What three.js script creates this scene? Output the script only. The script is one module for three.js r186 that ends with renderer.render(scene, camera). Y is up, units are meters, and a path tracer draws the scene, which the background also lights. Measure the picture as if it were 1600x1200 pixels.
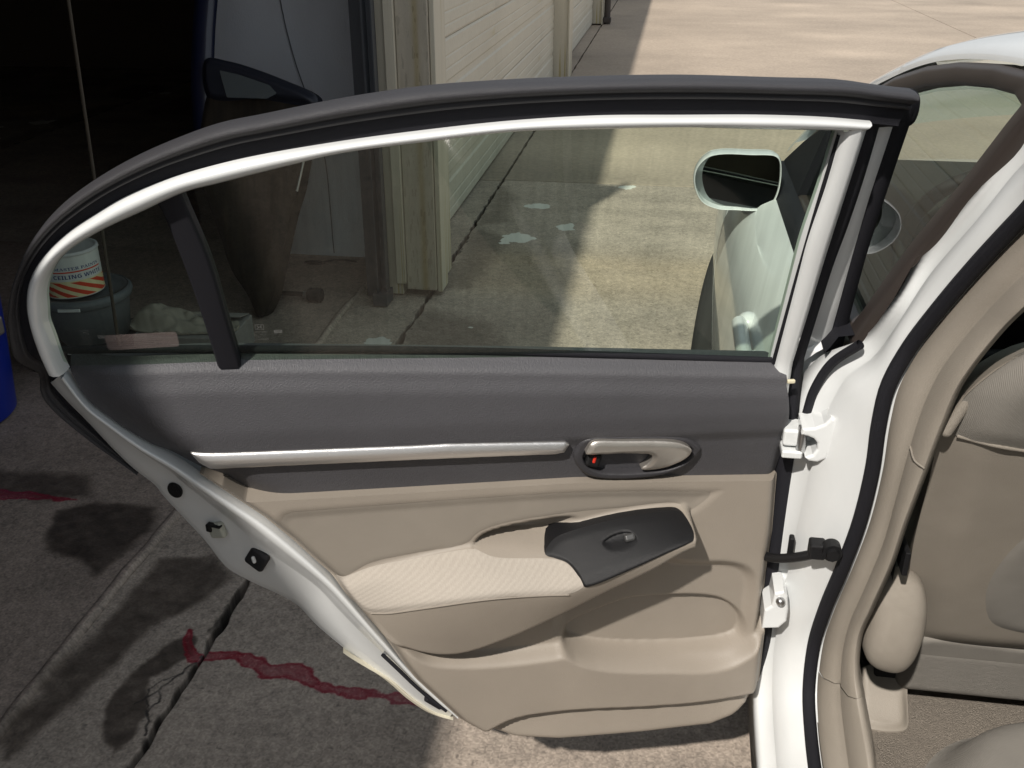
import * as THREE from 'three';
import { RoundedBoxGeometry } from 'three/addons/geometries/RoundedBoxGeometry.js';
import { mergeGeometries } from 'three/addons/utils/BufferGeometryUtils.js';

// ---------- camera, sky, sun, exposure ----------
const scene = new THREE.Scene();
const camera = new THREE.PerspectiveCamera(42.32, 4 / 3, 0.05, 6000);
camera.rotation.order = 'YXZ';
camera.position.set(0, 1.5, 0);
camera.rotation.set(THREE.MathUtils.degToRad(-25.8), THREE.MathUtils.degToRad(8.6), 0);

const SUN = new THREE.Vector3(-0.315, 1, 0.885).normalize();
// a bright, slightly hazy sky: paler towards the horizon, with a wide soft aureole round the sun and thin cloud
{
  const W = 512, H = 256, d = new Float32Array(W * H * 4);
  const h2 = (x, y) => { let h = Math.imul(x, 374761393) + Math.imul(y, 668265263) | 0; h = Math.imul(h ^ (h >>> 13), 1274126177); return ((h ^ (h >>> 16)) >>> 0) / 4294967296; };
  const n2 = (x, y) => { const i = Math.floor(x), j = Math.floor(y), f = x - i, g = y - j, u = f * f * (3 - 2 * f), v = g * g * (3 - 2 * g); const m = (k, t) => h2(((k % 16) + 16) % 16, t); return (m(i, j) * (1 - u) + m(i + 1, j) * u) * (1 - v) + (m(i, j + 1) * (1 - u) + m(i + 1, j + 1) * u) * v; };
  for (let y = 0; y < H; y++) for (let x = 0; x < W; x++) {
    const phi = (x + 0.5) / W * Math.PI * 2 - Math.PI, el = (y + 0.5) / H * Math.PI - Math.PI / 2, v = new THREE.Vector3(Math.cos(phi) * Math.cos(el), Math.sin(el), Math.sin(phi) * Math.cos(el));
    const up = Math.max(0, v.y), low = Math.pow(1 - up, 3), near = Math.max(0, v.dot(SUN)), glow = 0.35 * Math.pow(near, 6) + 0.5 * Math.pow(near, 40);
    const cloud = 0.12 * n2(x / 32, y / 9) + 0.06 * n2(x / 16 + 3, y / 5);
    const o = (y * W + x) * 4, g = v.y < 0 ? 0.55 : 1;
    d[o] = (0.24 + 0.19 * low + glow + cloud) * g; d[o + 1] = (0.285 + 0.165 * low + 0.97 * glow + cloud) * g; d[o + 2] = (0.34 + 0.12 * low + 0.92 * glow + cloud) * g; d[o + 3] = 1;
  }
  const t = new THREE.DataTexture(d, W, H, THREE.RGBAFormat, THREE.FloatType);
  t.mapping = THREE.EquirectangularReflectionMapping; t.magFilter = THREE.LinearFilter; t.minFilter = THREE.LinearFilter; t.wrapS = THREE.RepeatWrapping; t.needsUpdate = true;
  scene.background = t; scene.environment = t;
}
const sun = new THREE.DirectionalLight(0xfff8ef, 4.3);
sun.name = 'sun';
sun.position.copy(SUN).multiplyScalar(30).add(new THREE.Vector3(0, 0, -4));
sun.target.position.set(0, 0, -4);
sun.castShadow = true;
sun.shadow.mapSize.set(4096, 4096);
Object.assign(sun.shadow.camera, { left: -16, right: 16, top: 16, bottom: -16, near: 1, far: 80 });
sun.shadow.radius = 2.5;
scene.add(sun, sun.target);
const renderer = new THREE.WebGLRenderer({ antialias: true });
renderer.toneMapping = THREE.LinearToneMapping;
renderer.toneMappingExposure = 1.12;
renderer.shadowMap.enabled = true;

// ---------- helpers ----------
const V = (x, y, z) => new THREE.Vector3(x, y, z);
let seedState = 1;
function rnd() { seedState = (seedState + 0x6d2b79f5) | 0; let t = Math.imul(seedState ^ (seedState >>> 15), 1 | seedState); t = (t + Math.imul(t ^ (t >>> 7), 61 | t)) ^ t; return ((t ^ (t >>> 14)) >>> 0) / 4294967296; }
const ss = (a, b, x) => { const t = Math.min(1, Math.max(0, (x - a) / (b - a))); return t * t * (3 - 2 * t); };
const mix = (a, b, t) => a + (b - a) * t;
function hash(x, y) { let h = Math.imul(x, 374761393) + Math.imul(y, 668265263) | 0; h = Math.imul(h ^ (h >>> 13), 1274126177); return ((h ^ (h >>> 16)) >>> 0) / 4294967296; }
function noise(x, y, wrap = 0) {
  const x0 = Math.floor(x), y0 = Math.floor(y), fx = x - x0, fy = y - y0, sx = fx * fx * (3 - 2 * fx), sy = fy * fy * (3 - 2 * fy);
  const w = wrap ? (k) => ((k % wrap) + wrap) % wrap : (k) => k;
  const a = hash(w(x0), w(y0)), b = hash(w(x0 + 1), w(y0)), c = hash(w(x0), w(y0 + 1)), d = hash(w(x0 + 1), w(y0 + 1));
  return a + (b - a) * sx + (c - a) * sy + (a - b - c + d) * sx * sy;
}
function fbm(x, y, oct = 4, wrap = 0) { let s = 0, a = 0.5, n = 0; for (let i = 0; i < oct; i++) { s += a * noise(x, y, wrap); n += a; x *= 2; y *= 2; wrap *= 2; a *= 0.5; } return s / n; }
// smooth curve through a table of [x, y]
function spl(tab) {
  const t = tab.slice().sort((a, b) => a[0] - b[0]);
  return (x) => {
    if (x <= t[0][0]) return t[0][1];
    if (x >= t[t.length - 1][0]) return t[t.length - 1][1];
    let i = 0; while (x > t[i + 1][0]) i++;
    const h = t[i + 1][0] - t[i][0], s = (x - t[i][0]) / h, d = (t[i + 1][1] - t[i][1]) / h;
    const m0 = i > 0 ? (d + (t[i][1] - t[i - 1][1]) / (t[i][0] - t[i - 1][0])) / 2 : d;
    const m1 = i < t.length - 2 ? (d + (t[i + 2][1] - t[i + 1][1]) / (t[i + 2][0] - t[i + 1][0])) / 2 : d;
    const s2 = s * s, s3 = s2 * s;
    return (2 * s3 - 3 * s2 + 1) * t[i][1] + (s3 - 2 * s2 + s) * h * m0 + (-2 * s3 + 3 * s2) * t[i + 1][1] + (s3 - s2) * h * m1;
  };
}
// signed distance to a polygon, positive inside
function sdPoly(p, x, y) {
  let d = 1e9, inside = false;
  for (let i = 0, j = p.length - 1; i < p.length; j = i++) {
    const ex = p[j][0] - p[i][0], ey = p[j][1] - p[i][1], wx = x - p[i][0], wy = y - p[i][1];
    const t = Math.min(1, Math.max(0, (wx * ex + wy * ey) / (ex * ex + ey * ey || 1e-12)));
    const bx = wx - ex * t, by = wy - ey * t;
    d = Math.min(d, bx * bx + by * by);
    if ((p[i][1] > y) !== (p[j][1] > y) && x < (p[j][0] - p[i][0]) * (y - p[i][1]) / (p[j][1] - p[i][1]) + p[i][0]) inside = !inside;
  }
  return (inside ? 1 : -1) * Math.sqrt(d);
}
const roundPoly = (pts, n = 60, tension = 0.5) => new THREE.CatmullRomCurve3(pts.map((p) => V(p[0], p[1], 0)), true, 'centripetal', tension).getSpacedPoints(n).slice(0, n).map((p) => [p.x, p.y]);
const curve = (pts, n, closed = false) => new THREE.CatmullRomCurve3(pts.map((p) => V(p[0], p[1], p[2] || 0)), closed, 'centripetal').getSpacedPoints(n);
function finish(pos, uv, idx, face) {
  const g = new THREE.BufferGeometry();
  g.setAttribute('position', new THREE.Float32BufferAttribute(pos, 3));
  g.setAttribute('uv', new THREE.Float32BufferAttribute(uv, 2));
  g.setIndex(idx);
  g.computeVertexNormals();
  if (face) {
    const n = g.attributes.normal; let s = 0;
    for (let i = 0; i < n.count; i++) s += n.getX(i) * face[0] + n.getY(i) * face[1] + n.getZ(i) * face[2];
    if (s < 0) { for (let i = 0; i < idx.length; i += 3) { const k = idx[i]; idx[i] = idx[i + 1]; idx[i + 1] = k; } g.setIndex(idx); g.computeVertexNormals(); }
  }
  return g;
}
// a sheet over a polygon of (a, b), shaped by fn(a, b, distance to the edge) and turned down at its rim to back(a, b)
function relief(poly, cell, fn, { face = [0, 0, 1], back = null } = {}) {
  let a0 = 1e9, a1 = -1e9, b0 = 1e9, b1 = -1e9;
  for (const [a, b] of poly) { a0 = Math.min(a0, a); a1 = Math.max(a1, a); b0 = Math.min(b0, b); b1 = Math.max(b1, b); }
  a0 -= cell * 0.51; b0 -= cell * 0.49;
  const na = Math.ceil((a1 - a0) / cell) + 2, nb = Math.ceil((b1 - b0) / cell) + 2, sd = new Float32Array(na * nb), id = new Int32Array(na * nb).fill(-1);
  for (let j = 0; j < nb; j++) for (let i = 0; i < na; i++) { const d = sdPoly(poly, a0 + i * cell, b0 + j * cell); sd[j * na + i] = Math.abs(d) < 1e-7 ? -1e-7 : d; }
  const pos = [], uv = [], idx = [], edges = new Map(), rim = [], ab = [];
  const add = (a, b, d) => { pos.push(...fn(a, b, d)); uv.push(a, b); ab.push([a, b]); return ab.length - 1; };
  const node = (k) => { if (id[k] < 0) id[k] = add(a0 + (k % na) * cell, b0 + Math.floor(k / na) * cell, sd[k]); return id[k]; };
  const cross = (k, l) => {
    if (k > l) [k, l] = [l, k];
    const key = k * 4 + (l - k === 1 ? 1 : 2);
    if (!edges.has(key)) { const t = sd[k] / (sd[k] - sd[l]), ka = a0 + (k % na) * cell, kb = b0 + Math.floor(k / na) * cell; edges.set(key, add(ka + (l - k === 1 ? t * cell : 0), kb + (l - k === 1 ? 0 : t * cell), 0)); }
    return edges.get(key);
  };
  for (let j = 0; j < nb - 1; j++) for (let i = 0; i < na - 1; i++) {
    const c = [j * na + i, j * na + i + 1, (j + 1) * na + i + 1, (j + 1) * na + i], out = [];
    if (!c.some((k) => sd[k] > 0)) continue;
    for (let k = 0; k < 4; k++) {
      const p = c[k], q = c[(k + 1) % 4];
      if (sd[p] > 0) out.push([node(p), 0]);
      if ((sd[p] > 0) !== (sd[q] > 0)) out.push([cross(p, q), 1]);
    }
    for (let k = 1; k < out.length - 1; k++) idx.push(out[0][0], out[k][0], out[k + 1][0]);
    if (back) for (let k = 0; k < out.length; k++) { const n = (k + 1) % out.length; if (out[k][1] && out[n][1]) rim.push([out[k][0], out[n][0]]); }
  }
  const top = finish(pos, uv, idx, face);
  if (!back || !rim.length) return top;
  const sp = [], su = [], si = [];
  const at = new Map(), put = (k) => { if (!at.has(k)) { const [a, b] = ab[k]; sp.push(pos[3 * k], pos[3 * k + 1], pos[3 * k + 2], ...back(a, b)); su.push(a, b, a + 0.02, b + 0.02); at.set(k, sp.length / 3 - 2); } return at.get(k); };
  for (const [p, q] of rim) { const x = put(p), y = put(q); si.push(x, x + 1, y, y, x + 1, y + 1); }
  return mergeGeometries([top, finish(sp, su, si)]);
}
// a skin over rows of points
function loft(rows, face, closed = false) {
  const n = rows[0].length, pos = [], uv = [], idx = [];
  let len = 0;
  rows.forEach((r, j) => {
    let run = 0; if (j) len += rows[j][n >> 1].distanceTo(rows[j - 1][n >> 1]);
    r.forEach((p, i) => { if (i) run += p.distanceTo(r[i - 1]); pos.push(p.x, p.y, p.z); uv.push(run, len); });
  });
  for (let j = 0; j < rows.length - 1; j++) for (let i = 0; i < n - 1; i++) { const a = j * n + i; idx.push(a, a + 1, a + n, a + 1, a + n + 1, a + n); }
  return finish(pos, uv, idx, face);
}
const tube = (pts, r, n = 40, closed = false, rs = 10) => new THREE.TubeGeometry(new THREE.CatmullRomCurve3(pts.map((p) => V(...p)), closed, 'centripetal'), n, r, rs, closed);
const box = (x0, x1, y0, y1, z0, z1, r = 0) => { const g = r ? new RoundedBoxGeometry(x1 - x0, y1 - y0, z1 - z0, 3, r) : new THREE.BoxGeometry(x1 - x0, y1 - y0, z1 - z0); return g.translate((x0 + x1) / 2, (y0 + y1) / 2, (z0 + z1) / 2); };
const merge = (list) => mergeGeometries(list.map((g) => (g.index ? g.toNonIndexed() : g)).map((g) => { for (const k of Object.keys(g.attributes)) if (!['position', 'normal', 'uv'].includes(k)) g.deleteAttribute(k); return g; }));

function mesh(name, g, m, parent, label) {
  const o = new THREE.Mesh(g, m); o.name = name; o.castShadow = o.receiveShadow = true; parent.add(o); if (label) o.userData.label = label; return o;
}
const used = {};
function numbered(n) { used[n] = (used[n] || 0) + 1; return used[n] === 1 ? n : n + '_' + String(used[n] - 1).padStart(3, '0'); }
function thing(name, label, category, [x, y, z] = [0, 0, 0], turn = 0, group) {
  const o = new THREE.Group(); o.name = numbered(name); o.position.set(x, y, z); o.rotation.y = turn; o.userData = { label, category }; if (group) o.userData.group = group; scene.add(o); return o;
}
function structure(name, g, m) { const o = mesh(name, g, m, scene); o.userData.kind = 'structure'; return o; }

// ---------- textures and materials ----------
function tex(w, h, fn, { srgb = true, wrap = THREE.RepeatWrapping } = {}) {
  const d = new Uint8Array(w * h * 4);
  for (let y = 0; y < h; y++) for (let x = 0; x < w; x++) { const c = fn(x, y), o = (y * w + x) * 4; if (typeof c === 'number') { d[o] = d[o + 1] = d[o + 2] = c; d[o + 3] = 255; } else { d[o] = c[0]; d[o + 1] = c[1]; d[o + 2] = c[2]; d[o + 3] = c[3] ?? 255; } }
  const t = new THREE.DataTexture(d, w, h); t.wrapS = t.wrapT = wrap; t.magFilter = THREE.LinearFilter; t.minFilter = THREE.LinearMipmapLinearFilter; t.generateMipmaps = true; if (srgb) t.colorSpace = THREE.SRGBColorSpace; t.needsUpdate = true; return t;
}
function canvasTex(w, h, draw) { const c = document.createElement('canvas'); c.width = w; c.height = h; draw(c.getContext('2d'), w, h); const t = new THREE.CanvasTexture(c); t.colorSpace = THREE.SRGBColorSpace; return t; }
const scaled = (t, mx, my = mx) => { const k = t.clone(); k.wrapS = k.wrapT = THREE.RepeatWrapping; k.repeat.set(1 / mx, 1 / my); k.needsUpdate = true; return k; };
const lin = (r, g, b) => new THREE.Color().setRGB(r, g, b);
const grain = tex(256, 256, (x, y) => 255 * (0.55 * fbm(x / 8, y / 8, 3, 32) + 0.45 * noise(x / 3.2, y / 3.2, 80)), { srgb: false });
const fine = tex(256, 256, (x, y) => 255 * noise(x / 2, y / 2, 128), { srgb: false });
const twill = tex(256, 256, (x, y) => { const s = 0.5 + 0.5 * Math.sin((x * 8 + y * 13) / 256 * Math.PI * 2), k = 0.6 * s + 0.4 * noise(x / 3, y / 3, 0); return 255 * k; }, { srgb: false });
const twillColor = tex(256, 256, (x, y) => { const s = 0.5 + 0.5 * Math.sin((x * 8 + y * 13) / 256 * Math.PI * 2), k = 0.92 + 0.03 * s + 0.05 * noise(x / 3, y / 3, 0); return 255 * k; });
const weave = tex(128, 128, (x, y) => 255 * (0.5 + 0.25 * Math.sin(x / 128 * Math.PI * 2 * 16) + 0.25 * Math.sin(y / 128 * Math.PI * 2 * 16)), { srgb: false });
const streaks = tex(512, 512, (x, y) => 255 * Math.min(1, 0.955 + 0.08 * (fbm(x / 4, y / 120, 4, 128) - 0.4)));
const mottle = tex(512, 512, (x, y) => 240 + 7 * (fbm(x / 64, y / 64, 5, 8) - 0.5) * 2);
const P = (o) => new THREE.MeshPhysicalMaterial(o);
const S = (o) => new THREE.MeshStandardMaterial(o);
const M = {
  paint: P({ color: lin(0.8, 0.82, 0.82), roughness: 0.38, clearcoat: 0.9, clearcoatRoughness: 0.06, map: scaled(mottle, 1.1) }),
  paintDirty: S({ color: lin(0.66, 0.62, 0.5), roughness: 0.6 }),
  rubber: P({ color: lin(0.014, 0.014, 0.018), roughness: 0.65, specularIntensity: 0.4, bumpMap: scaled(fine, 0.03), bumpScale: 0.0003 }),
  rubberGrey: S({ color: lin(0.036, 0.035, 0.039), roughness: 0.55, bumpMap: scaled(fine, 0.05), bumpScale: 0.0004 }),
  sash: S({ color: lin(0.045, 0.036, 0.032), roughness: 0.45 }),
  dark: S({ color: lin(0.076, 0.075, 0.083), roughness: 0.55, bumpMap: scaled(grain, 0.045), bumpScale: 0.0008, map: scaled(mottle, 0.4) }),
  beige: S({ color: lin(0.312, 0.273, 0.228), roughness: 0.5, bumpMap: scaled(grain, 0.035), bumpScale: 0.0003, map: scaled(mottle, 0.5) }),
  insert: S({ color: lin(0.29, 0.256, 0.214), roughness: 0.8, bumpMap: scaled(weave, 0.02), bumpScale: 0.0004, map: scaled(mottle, 0.3) }),
  cloth: P({ color: lin(0.40, 0.36, 0.312), roughness: 0.95, bumpMap: scaled(twill, 0.085), bumpScale: 0.0002, map: scaled(twillColor, 0.085), sheen: 0.3, sheenRoughness: 0.6 }),
  seatCloth: S({ color: lin(0.29, 0.27, 0.24), roughness: 0.95, bumpMap: scaled(weave, 0.025), bumpScale: 0.0008, map: scaled(mottle, 0.2) }),
  vinyl: S({ color: lin(0.32, 0.285, 0.24), roughness: 0.55, bumpMap: scaled(grain, 0.04), bumpScale: 0.0004, map: scaled(mottle, 0.3) }),
  carpet: S({ color: lin(0.31, 0.27, 0.225), roughness: 1, bumpMap: scaled(fine, 0.06), bumpScale: 0.004, map: scaled(mottle, 0.15) }),
  satin: S({ color: lin(0.62, 0.61, 0.6), roughness: 0.34, metalness: 0.85, bumpMap: scaled(fine, 0.03), bumpScale: 0.00008 }),
  handle: S({ color: lin(0.5, 0.47, 0.43), roughness: 0.36, metalness: 0.8, bumpMap: scaled(fine, 0.03), bumpScale: 0.00008 }),
  dish: S({ color: lin(0.035, 0.034, 0.038), roughness: 0.5, bumpMap: scaled(grain, 0.045), bumpScale: 0.0003 }),
  black: P({ color: lin(0.008, 0.008, 0.009), roughness: 0.5, specularIntensity: 0.6, bumpMap: scaled(fine, 0.03), bumpScale: 0.0002 }),
  blackMatt: S({ color: lin(0.012, 0.012, 0.014), roughness: 0.8 }),
  red: S({ color: lin(0.55, 0.03, 0.015), roughness: 0.4 }),
  steel: S({ color: lin(0.45, 0.45, 0.45), roughness: 0.35, metalness: 1 }),
  frontGlass: P({ color: lin(0.52, 0.6, 0.53), roughness: 0, transmission: 1, thickness: 0, ior: 1.5 }),
  glass: P({ color: lin(0.74, 0.84, 0.74), map: scaled(streaks, 0.6, 0.6), roughness: 0, transmission: 1, thickness: 0, ior: 1.5 }),
  mirror: S({ color: lin(0.55, 0.58, 0.58), roughness: 0.02, metalness: 1 }),
  tyre: S({ color: lin(0.018, 0.018, 0.018), roughness: 0.85 }),
  darkCabin: S({ color: lin(0.02, 0.02, 0.02), roughness: 0.9 }),
};

// ---------- ground: concrete slabs with open joints ----------
const GX = -2.7, GZ = -5.9, GW = 5.3;                        // the window of the near concrete's texture, metres
const redPath = [[-1.005, -1.68, 0.004], [-0.992, -1.645, 0.010], [-0.955, -1.59, 0.022], [-0.90, -1.603, 0.016], [-0.84, -1.605, 0.021], [-0.775, -1.572, 0.024], [-0.72, -1.58, 0.028], [-0.65, -1.545, 0.022], [-0.56, -1.533, 0.02], [-0.455, -1.537, 0.02], [-0.36, -1.525, 0.016]];
const redFloor = [[-2.3, -2.12, 0.02], [-1.9, -2.135, 0.028], [-1.72, -2.15, 0.02], [-1.56, -2.15, 0.008]];
function dPath(p, x, y) { let d = 1e9; for (let i = 0; i < p.length - 1; i++) { const ex = p[i + 1][0] - p[i][0], ey = p[i + 1][1] - p[i][1], t = Math.min(1, Math.max(0, ((x - p[i][0]) * ex + (y - p[i][1]) * ey) / (ex * ex + ey * ey))); d = Math.min(d, Math.hypot(x - p[i][0] - ex * t, y - p[i][1] - ey * t) - mix(p[i][2], p[i + 1][2], t)); } return d; }
const oil = [
  [[[-1.516, -1.912], [-1.575, -2.084], [-1.497, -2.145], [-1.323, -2.139], [-1.255, -2.039], [-1.298, -1.916], [-1.314, -1.819], [-1.40, -1.87]], 0.93, 0.035],
  [[[-2.3, -2.33], [-1.82, -2.275], [-1.6, -2.262], [-1.52, -2.17], [-1.66, -2.12], [-1.8, -2.14], [-2.3, -2.17]], 0.75, 0.05],
  [[[-1.20, -1.93], [-1.205, -1.7], [-1.235, -1.5], [-1.238, -1.3], [-1.19, -1.26], [-1.15, -1.4], [-1.11, -1.58], [-1.1, -1.68], [-1.04, -1.74], [-1.0, -1.88], [-1.08, -1.97]], 0.84, 0.035],
  [[[-0.985, -1.66], [-1.04, -1.62], [-1.075, -1.53], [-1.06, -1.43], [-1.02, -1.35], [-0.99, -1.30], [-0.985, -1.36], [-1.02, -1.45], [-1.025, -1.52], [-0.985, -1.58], [-0.955, -1.6]], 0.9, 0.016],
  [[[-0.93, -2.3], [-0.90, -2.28], [-0.86, -2.05], [-0.85, -1.9], [-0.9, -1.86], [-0.93, -1.9]], 0.35, 0.05],
  [[[-1.24, -2.6], [-1.0, -2.5], [-0.98, -2.15], [-1.05, -2.05], [-1.2, -2.1]], 0.45, 0.07],
  [[[-0.93, -3.7], [-0.62, -3.6], [-0.5, -3.3], [-0.55, -3.0], [-0.8, -2.95], [-0.93, -3.1]], 0.42, 0.14],
  [[[-0.93, -4.9], [-0.72, -4.7], [-0.74, -4.3], [-0.8, -4.0], [-0.93, -3.95]], 0.4, 0.09],
  [[[-0.93, -5.7], [-0.8, -5.5], [-0.78, -5.0], [-0.93, -4.9]], 0.35, 0.09],
];
const cracks = [[[-0.935, -1.60, 0.003], [-0.955, -1.56, 0.0025], [-0.965, -1.53, 0.003], [-0.985, -1.49, 0.0025], [-1.0, -1.46, 0.002], [-1.015, -1.44, 0.002]], [[-0.965, -1.53, 0.002], [-0.99, -1.52, 0.0015], [-1.005, -1.49, 0.002], [-1.0, -1.455, 0.002]], [[-0.985, -1.49, 0.002], [-0.972, -1.455, 0.003], [-0.978, -1.42, 0.0035], [-0.962, -1.39, 0.003], [-0.952, -1.36, 0.003]], [[-1.0, -1.46, 0.0015], [-0.985, -1.445, 0.002], [-0.978, -1.42, 0.002]]];
const splats = [[-0.695, -4.726, 0.085, 0.11], [-0.464, -4.949, 0.055, 0.075], [-0.669, -5.321, 0.075, 0.05], [-0.195, -5.80, 0.06, 0.05], [-1.03, -3.36, 0.07, 0.06], [-0.868, -3.33, 0.032, 0.03], [-0.70, -3.55, 0.012, 0.01]];
function concrete(x, z) {
  // returns [r, g, b] in sRGB and a roughness of relief
  const w1 = fbm(x * 1.3 + 7, z * 1.3, 4), w2 = fbm(x * 5 + 3, z * 5 + 9, 4), g1 = fbm(x * 60, z * 60, 3), g2 = noise(x * 320, z * 320);
  const streak = fbm(x * 0.9 + 40, z * 7, 3);
  let k = 153 + 34 * (w1 - 0.5) + 26 * (w2 - 0.5) + 34 * (g1 - 0.5) + 46 * (g2 - 0.5) + 22 * (streak - 0.5);
  const pit = noise(x * 150 + 11, z * 150); if (pit > 0.8) k -= 34 * (pit - 0.8) / 0.2;
  let r = k * 1.035, g = k * 0.955, b = k * 0.875;
  const warm = ss(-4.75, -4.4, z) * (1 - ss(-4.1, -3.8, z)) * ss(-0.95, -0.7, x) * (0.5 + 0.8 * streak); r += 5 * warm; g += 1 * warm; b -= 5 * warm;
  return [r, g, b];
}
const inOil = (x, z) => { let m = 0; for (const [p, s, soft] of oil) { const d = sdPolyBox(p, x, z); if (d > -0.25) { const n = d + (fbm(x * 7 + 5, z * 7, 5) - 0.5) * 0.085; m = Math.max(m, s * ss(-soft * 0.5, soft * 0.6, n) * (0.75 + 0.5 * (fbm(x * 34, z * 34, 3) - 0.5))); } } return m; };
function sdPolyBox(p, x, z) { let a0 = 9, a1 = -9, b0 = 9, b1 = -9; for (const q of p) { if (q[0] < a0) a0 = q[0]; if (q[0] > a1) a1 = q[0]; if (q[1] < b0) b0 = q[1]; if (q[1] > b1) b1 = q[1]; } return x < a0 - 0.15 || x > a1 + 0.15 || z < b0 - 0.15 || z > b1 + 0.15 ? -1 : sdPoly(p, x, z); }
const GN = 2048, glossData = new Uint8Array(GN * GN), reliefData = new Uint8Array(GN * GN);
const nearMap = tex(GN, GN, (i, j) => {
  const x = GX + (i + 0.5) / GN * GW, z = GZ + (j + 0.5) / GN * GW;
  let [r, g, b] = concrete(x, z), gloss = 0.86, h = 0.5 + 0.3 * (noise(x * 320, z * 320) - 0.5) + 0.45 * (fbm(x * 60, z * 60, 3) - 0.5);
  if (x < 0.2) {
    const m = inOil(x, z);
    if (m > 0) { r = mix(r, 44, m); g = mix(g, 35, m); b = mix(b, 28, m); gloss -= 0.12 * m; }
    if (Math.abs(x + 0.944) < 0.08) { const m5 = 0.75 * (1 - ss(0.0, 0.016, Math.abs(x + 0.944) + (fbm(x * 40, z * 16, 4) - 0.42) * 0.075)); r = mix(r, 38, m5); g = mix(g, 33, m5); b = mix(b, 28, m5); }
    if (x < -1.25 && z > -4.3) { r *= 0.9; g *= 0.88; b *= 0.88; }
    if (z > -2.4 && z < -1.3) {
      const wob = (fbm(x * 30, z * 30, 4) - 0.5) * 0.03, d = Math.min(dPath(redPath, x, z) + 0.0045, dPath(redFloor, x, z)) + wob;
      if (d < 0.012) { let m2; const edge = ss(-0.011, -0.003, d); m2 = (1 - ss(-0.002, 0.003, d)) * mix(0.55 + 0.5 * (fbm(x * 40 + 9, z * 40, 3) - 0.35), 0.92, edge); const sp = noise(x * 210, z * 210) > 0.82 ? 1 : 0; m2 *= Math.min(1, 0.78 + 0.5 * (noise(x * 300, z * 300) - 0.2)); r = mix(r, 126 + 30 * sp, m2); g = mix(g, 24 + 40 * sp, m2); b = mix(b, 38 + 36 * sp, m2); gloss = mix(gloss, 0.32, m2); }
    }
    if (x > -1.05 && x < -0.9 && z > -1.66 && z < -1.3) { let d = 1; for (const c of cracks) d = Math.min(d, dPath(c, x + (noise(x * 70, z * 70) - 0.5) * 0.01, z + (noise(x * 70 + 9, z * 70) - 0.5) * 0.01) + 0.0012); const m4 = (1 - ss(-0.0004, 0.0018, d)) * (0.35 + 0.6 * noise(x * 120, z * 120)); r = mix(r, 34, m4); g = mix(g, 30, m4); b = mix(b, 28, m4); h -= 0.5 * m4; }
    for (const [sx, sz, rx, rz] of splats) { const dx = (x - sx) / rx, dz = (z - sz) / rz; if (Math.abs(dx) < 1.7 && Math.abs(dz) < 1.7) { const d = Math.hypot(dx, dz) + (fbm(x * 22 + sx * 50, z * 22, 4) - 0.5) * 1.3; const m3 = 1 - ss(0.82, 0.9, d); r = mix(r, 214, m3); g = mix(g, 213, m3); b = mix(b, 205, m3); } }
  }
  glossData[j * GN + i] = 255 * gloss; reliefData[j * GN + i] = 255 * Math.min(1, Math.max(0, h));
  return [Math.min(255, Math.max(0, r)), Math.min(255, Math.max(0, g)), Math.min(255, Math.max(0, b))];
}, { wrap: THREE.MirroredRepeatWrapping });
const nearRelief = tex(GN, GN, (i, j) => reliefData[j * GN + i], { srgb: false, wrap: THREE.MirroredRepeatWrapping });
const nearGloss = tex(GN, GN, (i, j) => glossData[j * GN + i], { srgb: false, wrap: THREE.MirroredRepeatWrapping });
const nearConcrete = S({ map: nearMap, bumpMap: nearRelief, bumpScale: 0.003, roughnessMap: nearGloss, roughness: 1 });
const farMap = tex(1024, 1024, (i, j) => { const u = i / 1024, v = j / 1024; const k = 158 + 26 * (fbm(u * 6, v * 10, 5, 6) - 0.5) + 30 * (fbm(u * 12 + 3, v * 12, 5, 12) - 0.5) + 20 * (noise(i / 1.5, j / 1.5) - 0.5) + 6 * (fbm(u * 5, v * 22, 3) - 0.5); return [k * 1.045, k * 0.955, k * 0.855]; }, { wrap: THREE.MirroredRepeatWrapping });
const farConcrete = S({ map: farMap, roughness: 0.85 });
// a slab in (x, z) with a ragged side where asked: edges is a list of [x, z, ragged]
function slab(name, pts, top, m, win, parent) {
  const out = [];
  pts.forEach(([x, z, rag], i) => {
    const [nx, nz] = pts[(i + 1) % pts.length]; out.push([x, z]);
    if (rag) { const len = Math.hypot(nx - x, nz - z), n = Math.floor(len / 0.025); for (let k = 1; k < n; k++) { const t = k / n, px = mix(x, nx, t), pz = mix(z, nz, t), o = (fbm(pz * 9 + x * 50, 3, 4) - 0.5) * rag + (noise(pz * 45, x * 9) - 0.5) * rag * 0.4; out.push([px + o, pz]); } }
  });
  const shape = new THREE.Shape(out.map(([x, z]) => new THREE.Vector2(x, -z)));
  const g = new THREE.ExtrudeGeometry(shape, { depth: 0.1, bevelEnabled: true, bevelThickness: 0.006, bevelSize: 0.004, bevelOffset: -0.004, bevelSegments: 2, curveSegments: 4 });
  g.rotateX(-Math.PI / 2).translate(0, top - 0.106, 0);
  const p = g.attributes.position, uv = g.attributes.uv;
  for (let i = 0; i < p.count; i++) uv.setXY(i, (p.getX(i) - win[0]) / win[2], (p.getZ(i) - win[1]) / win[2]);
  return mesh(name, g, m, parent);
}
const nearWin = [GX, GZ, GW], farWin = [-1, -6, 9];
structure('ground', new THREE.PlaneGeometry(3000, 3000).rotateX(-Math.PI / 2).translate(0, -0.12, 0), S({ color: lin(0.06, 0.05, 0.042), roughness: 1 }));
const driveway = new THREE.Group(); driveway.name = 'driveway'; driveway.userData.kind = 'structure'; scene.add(driveway);
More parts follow.
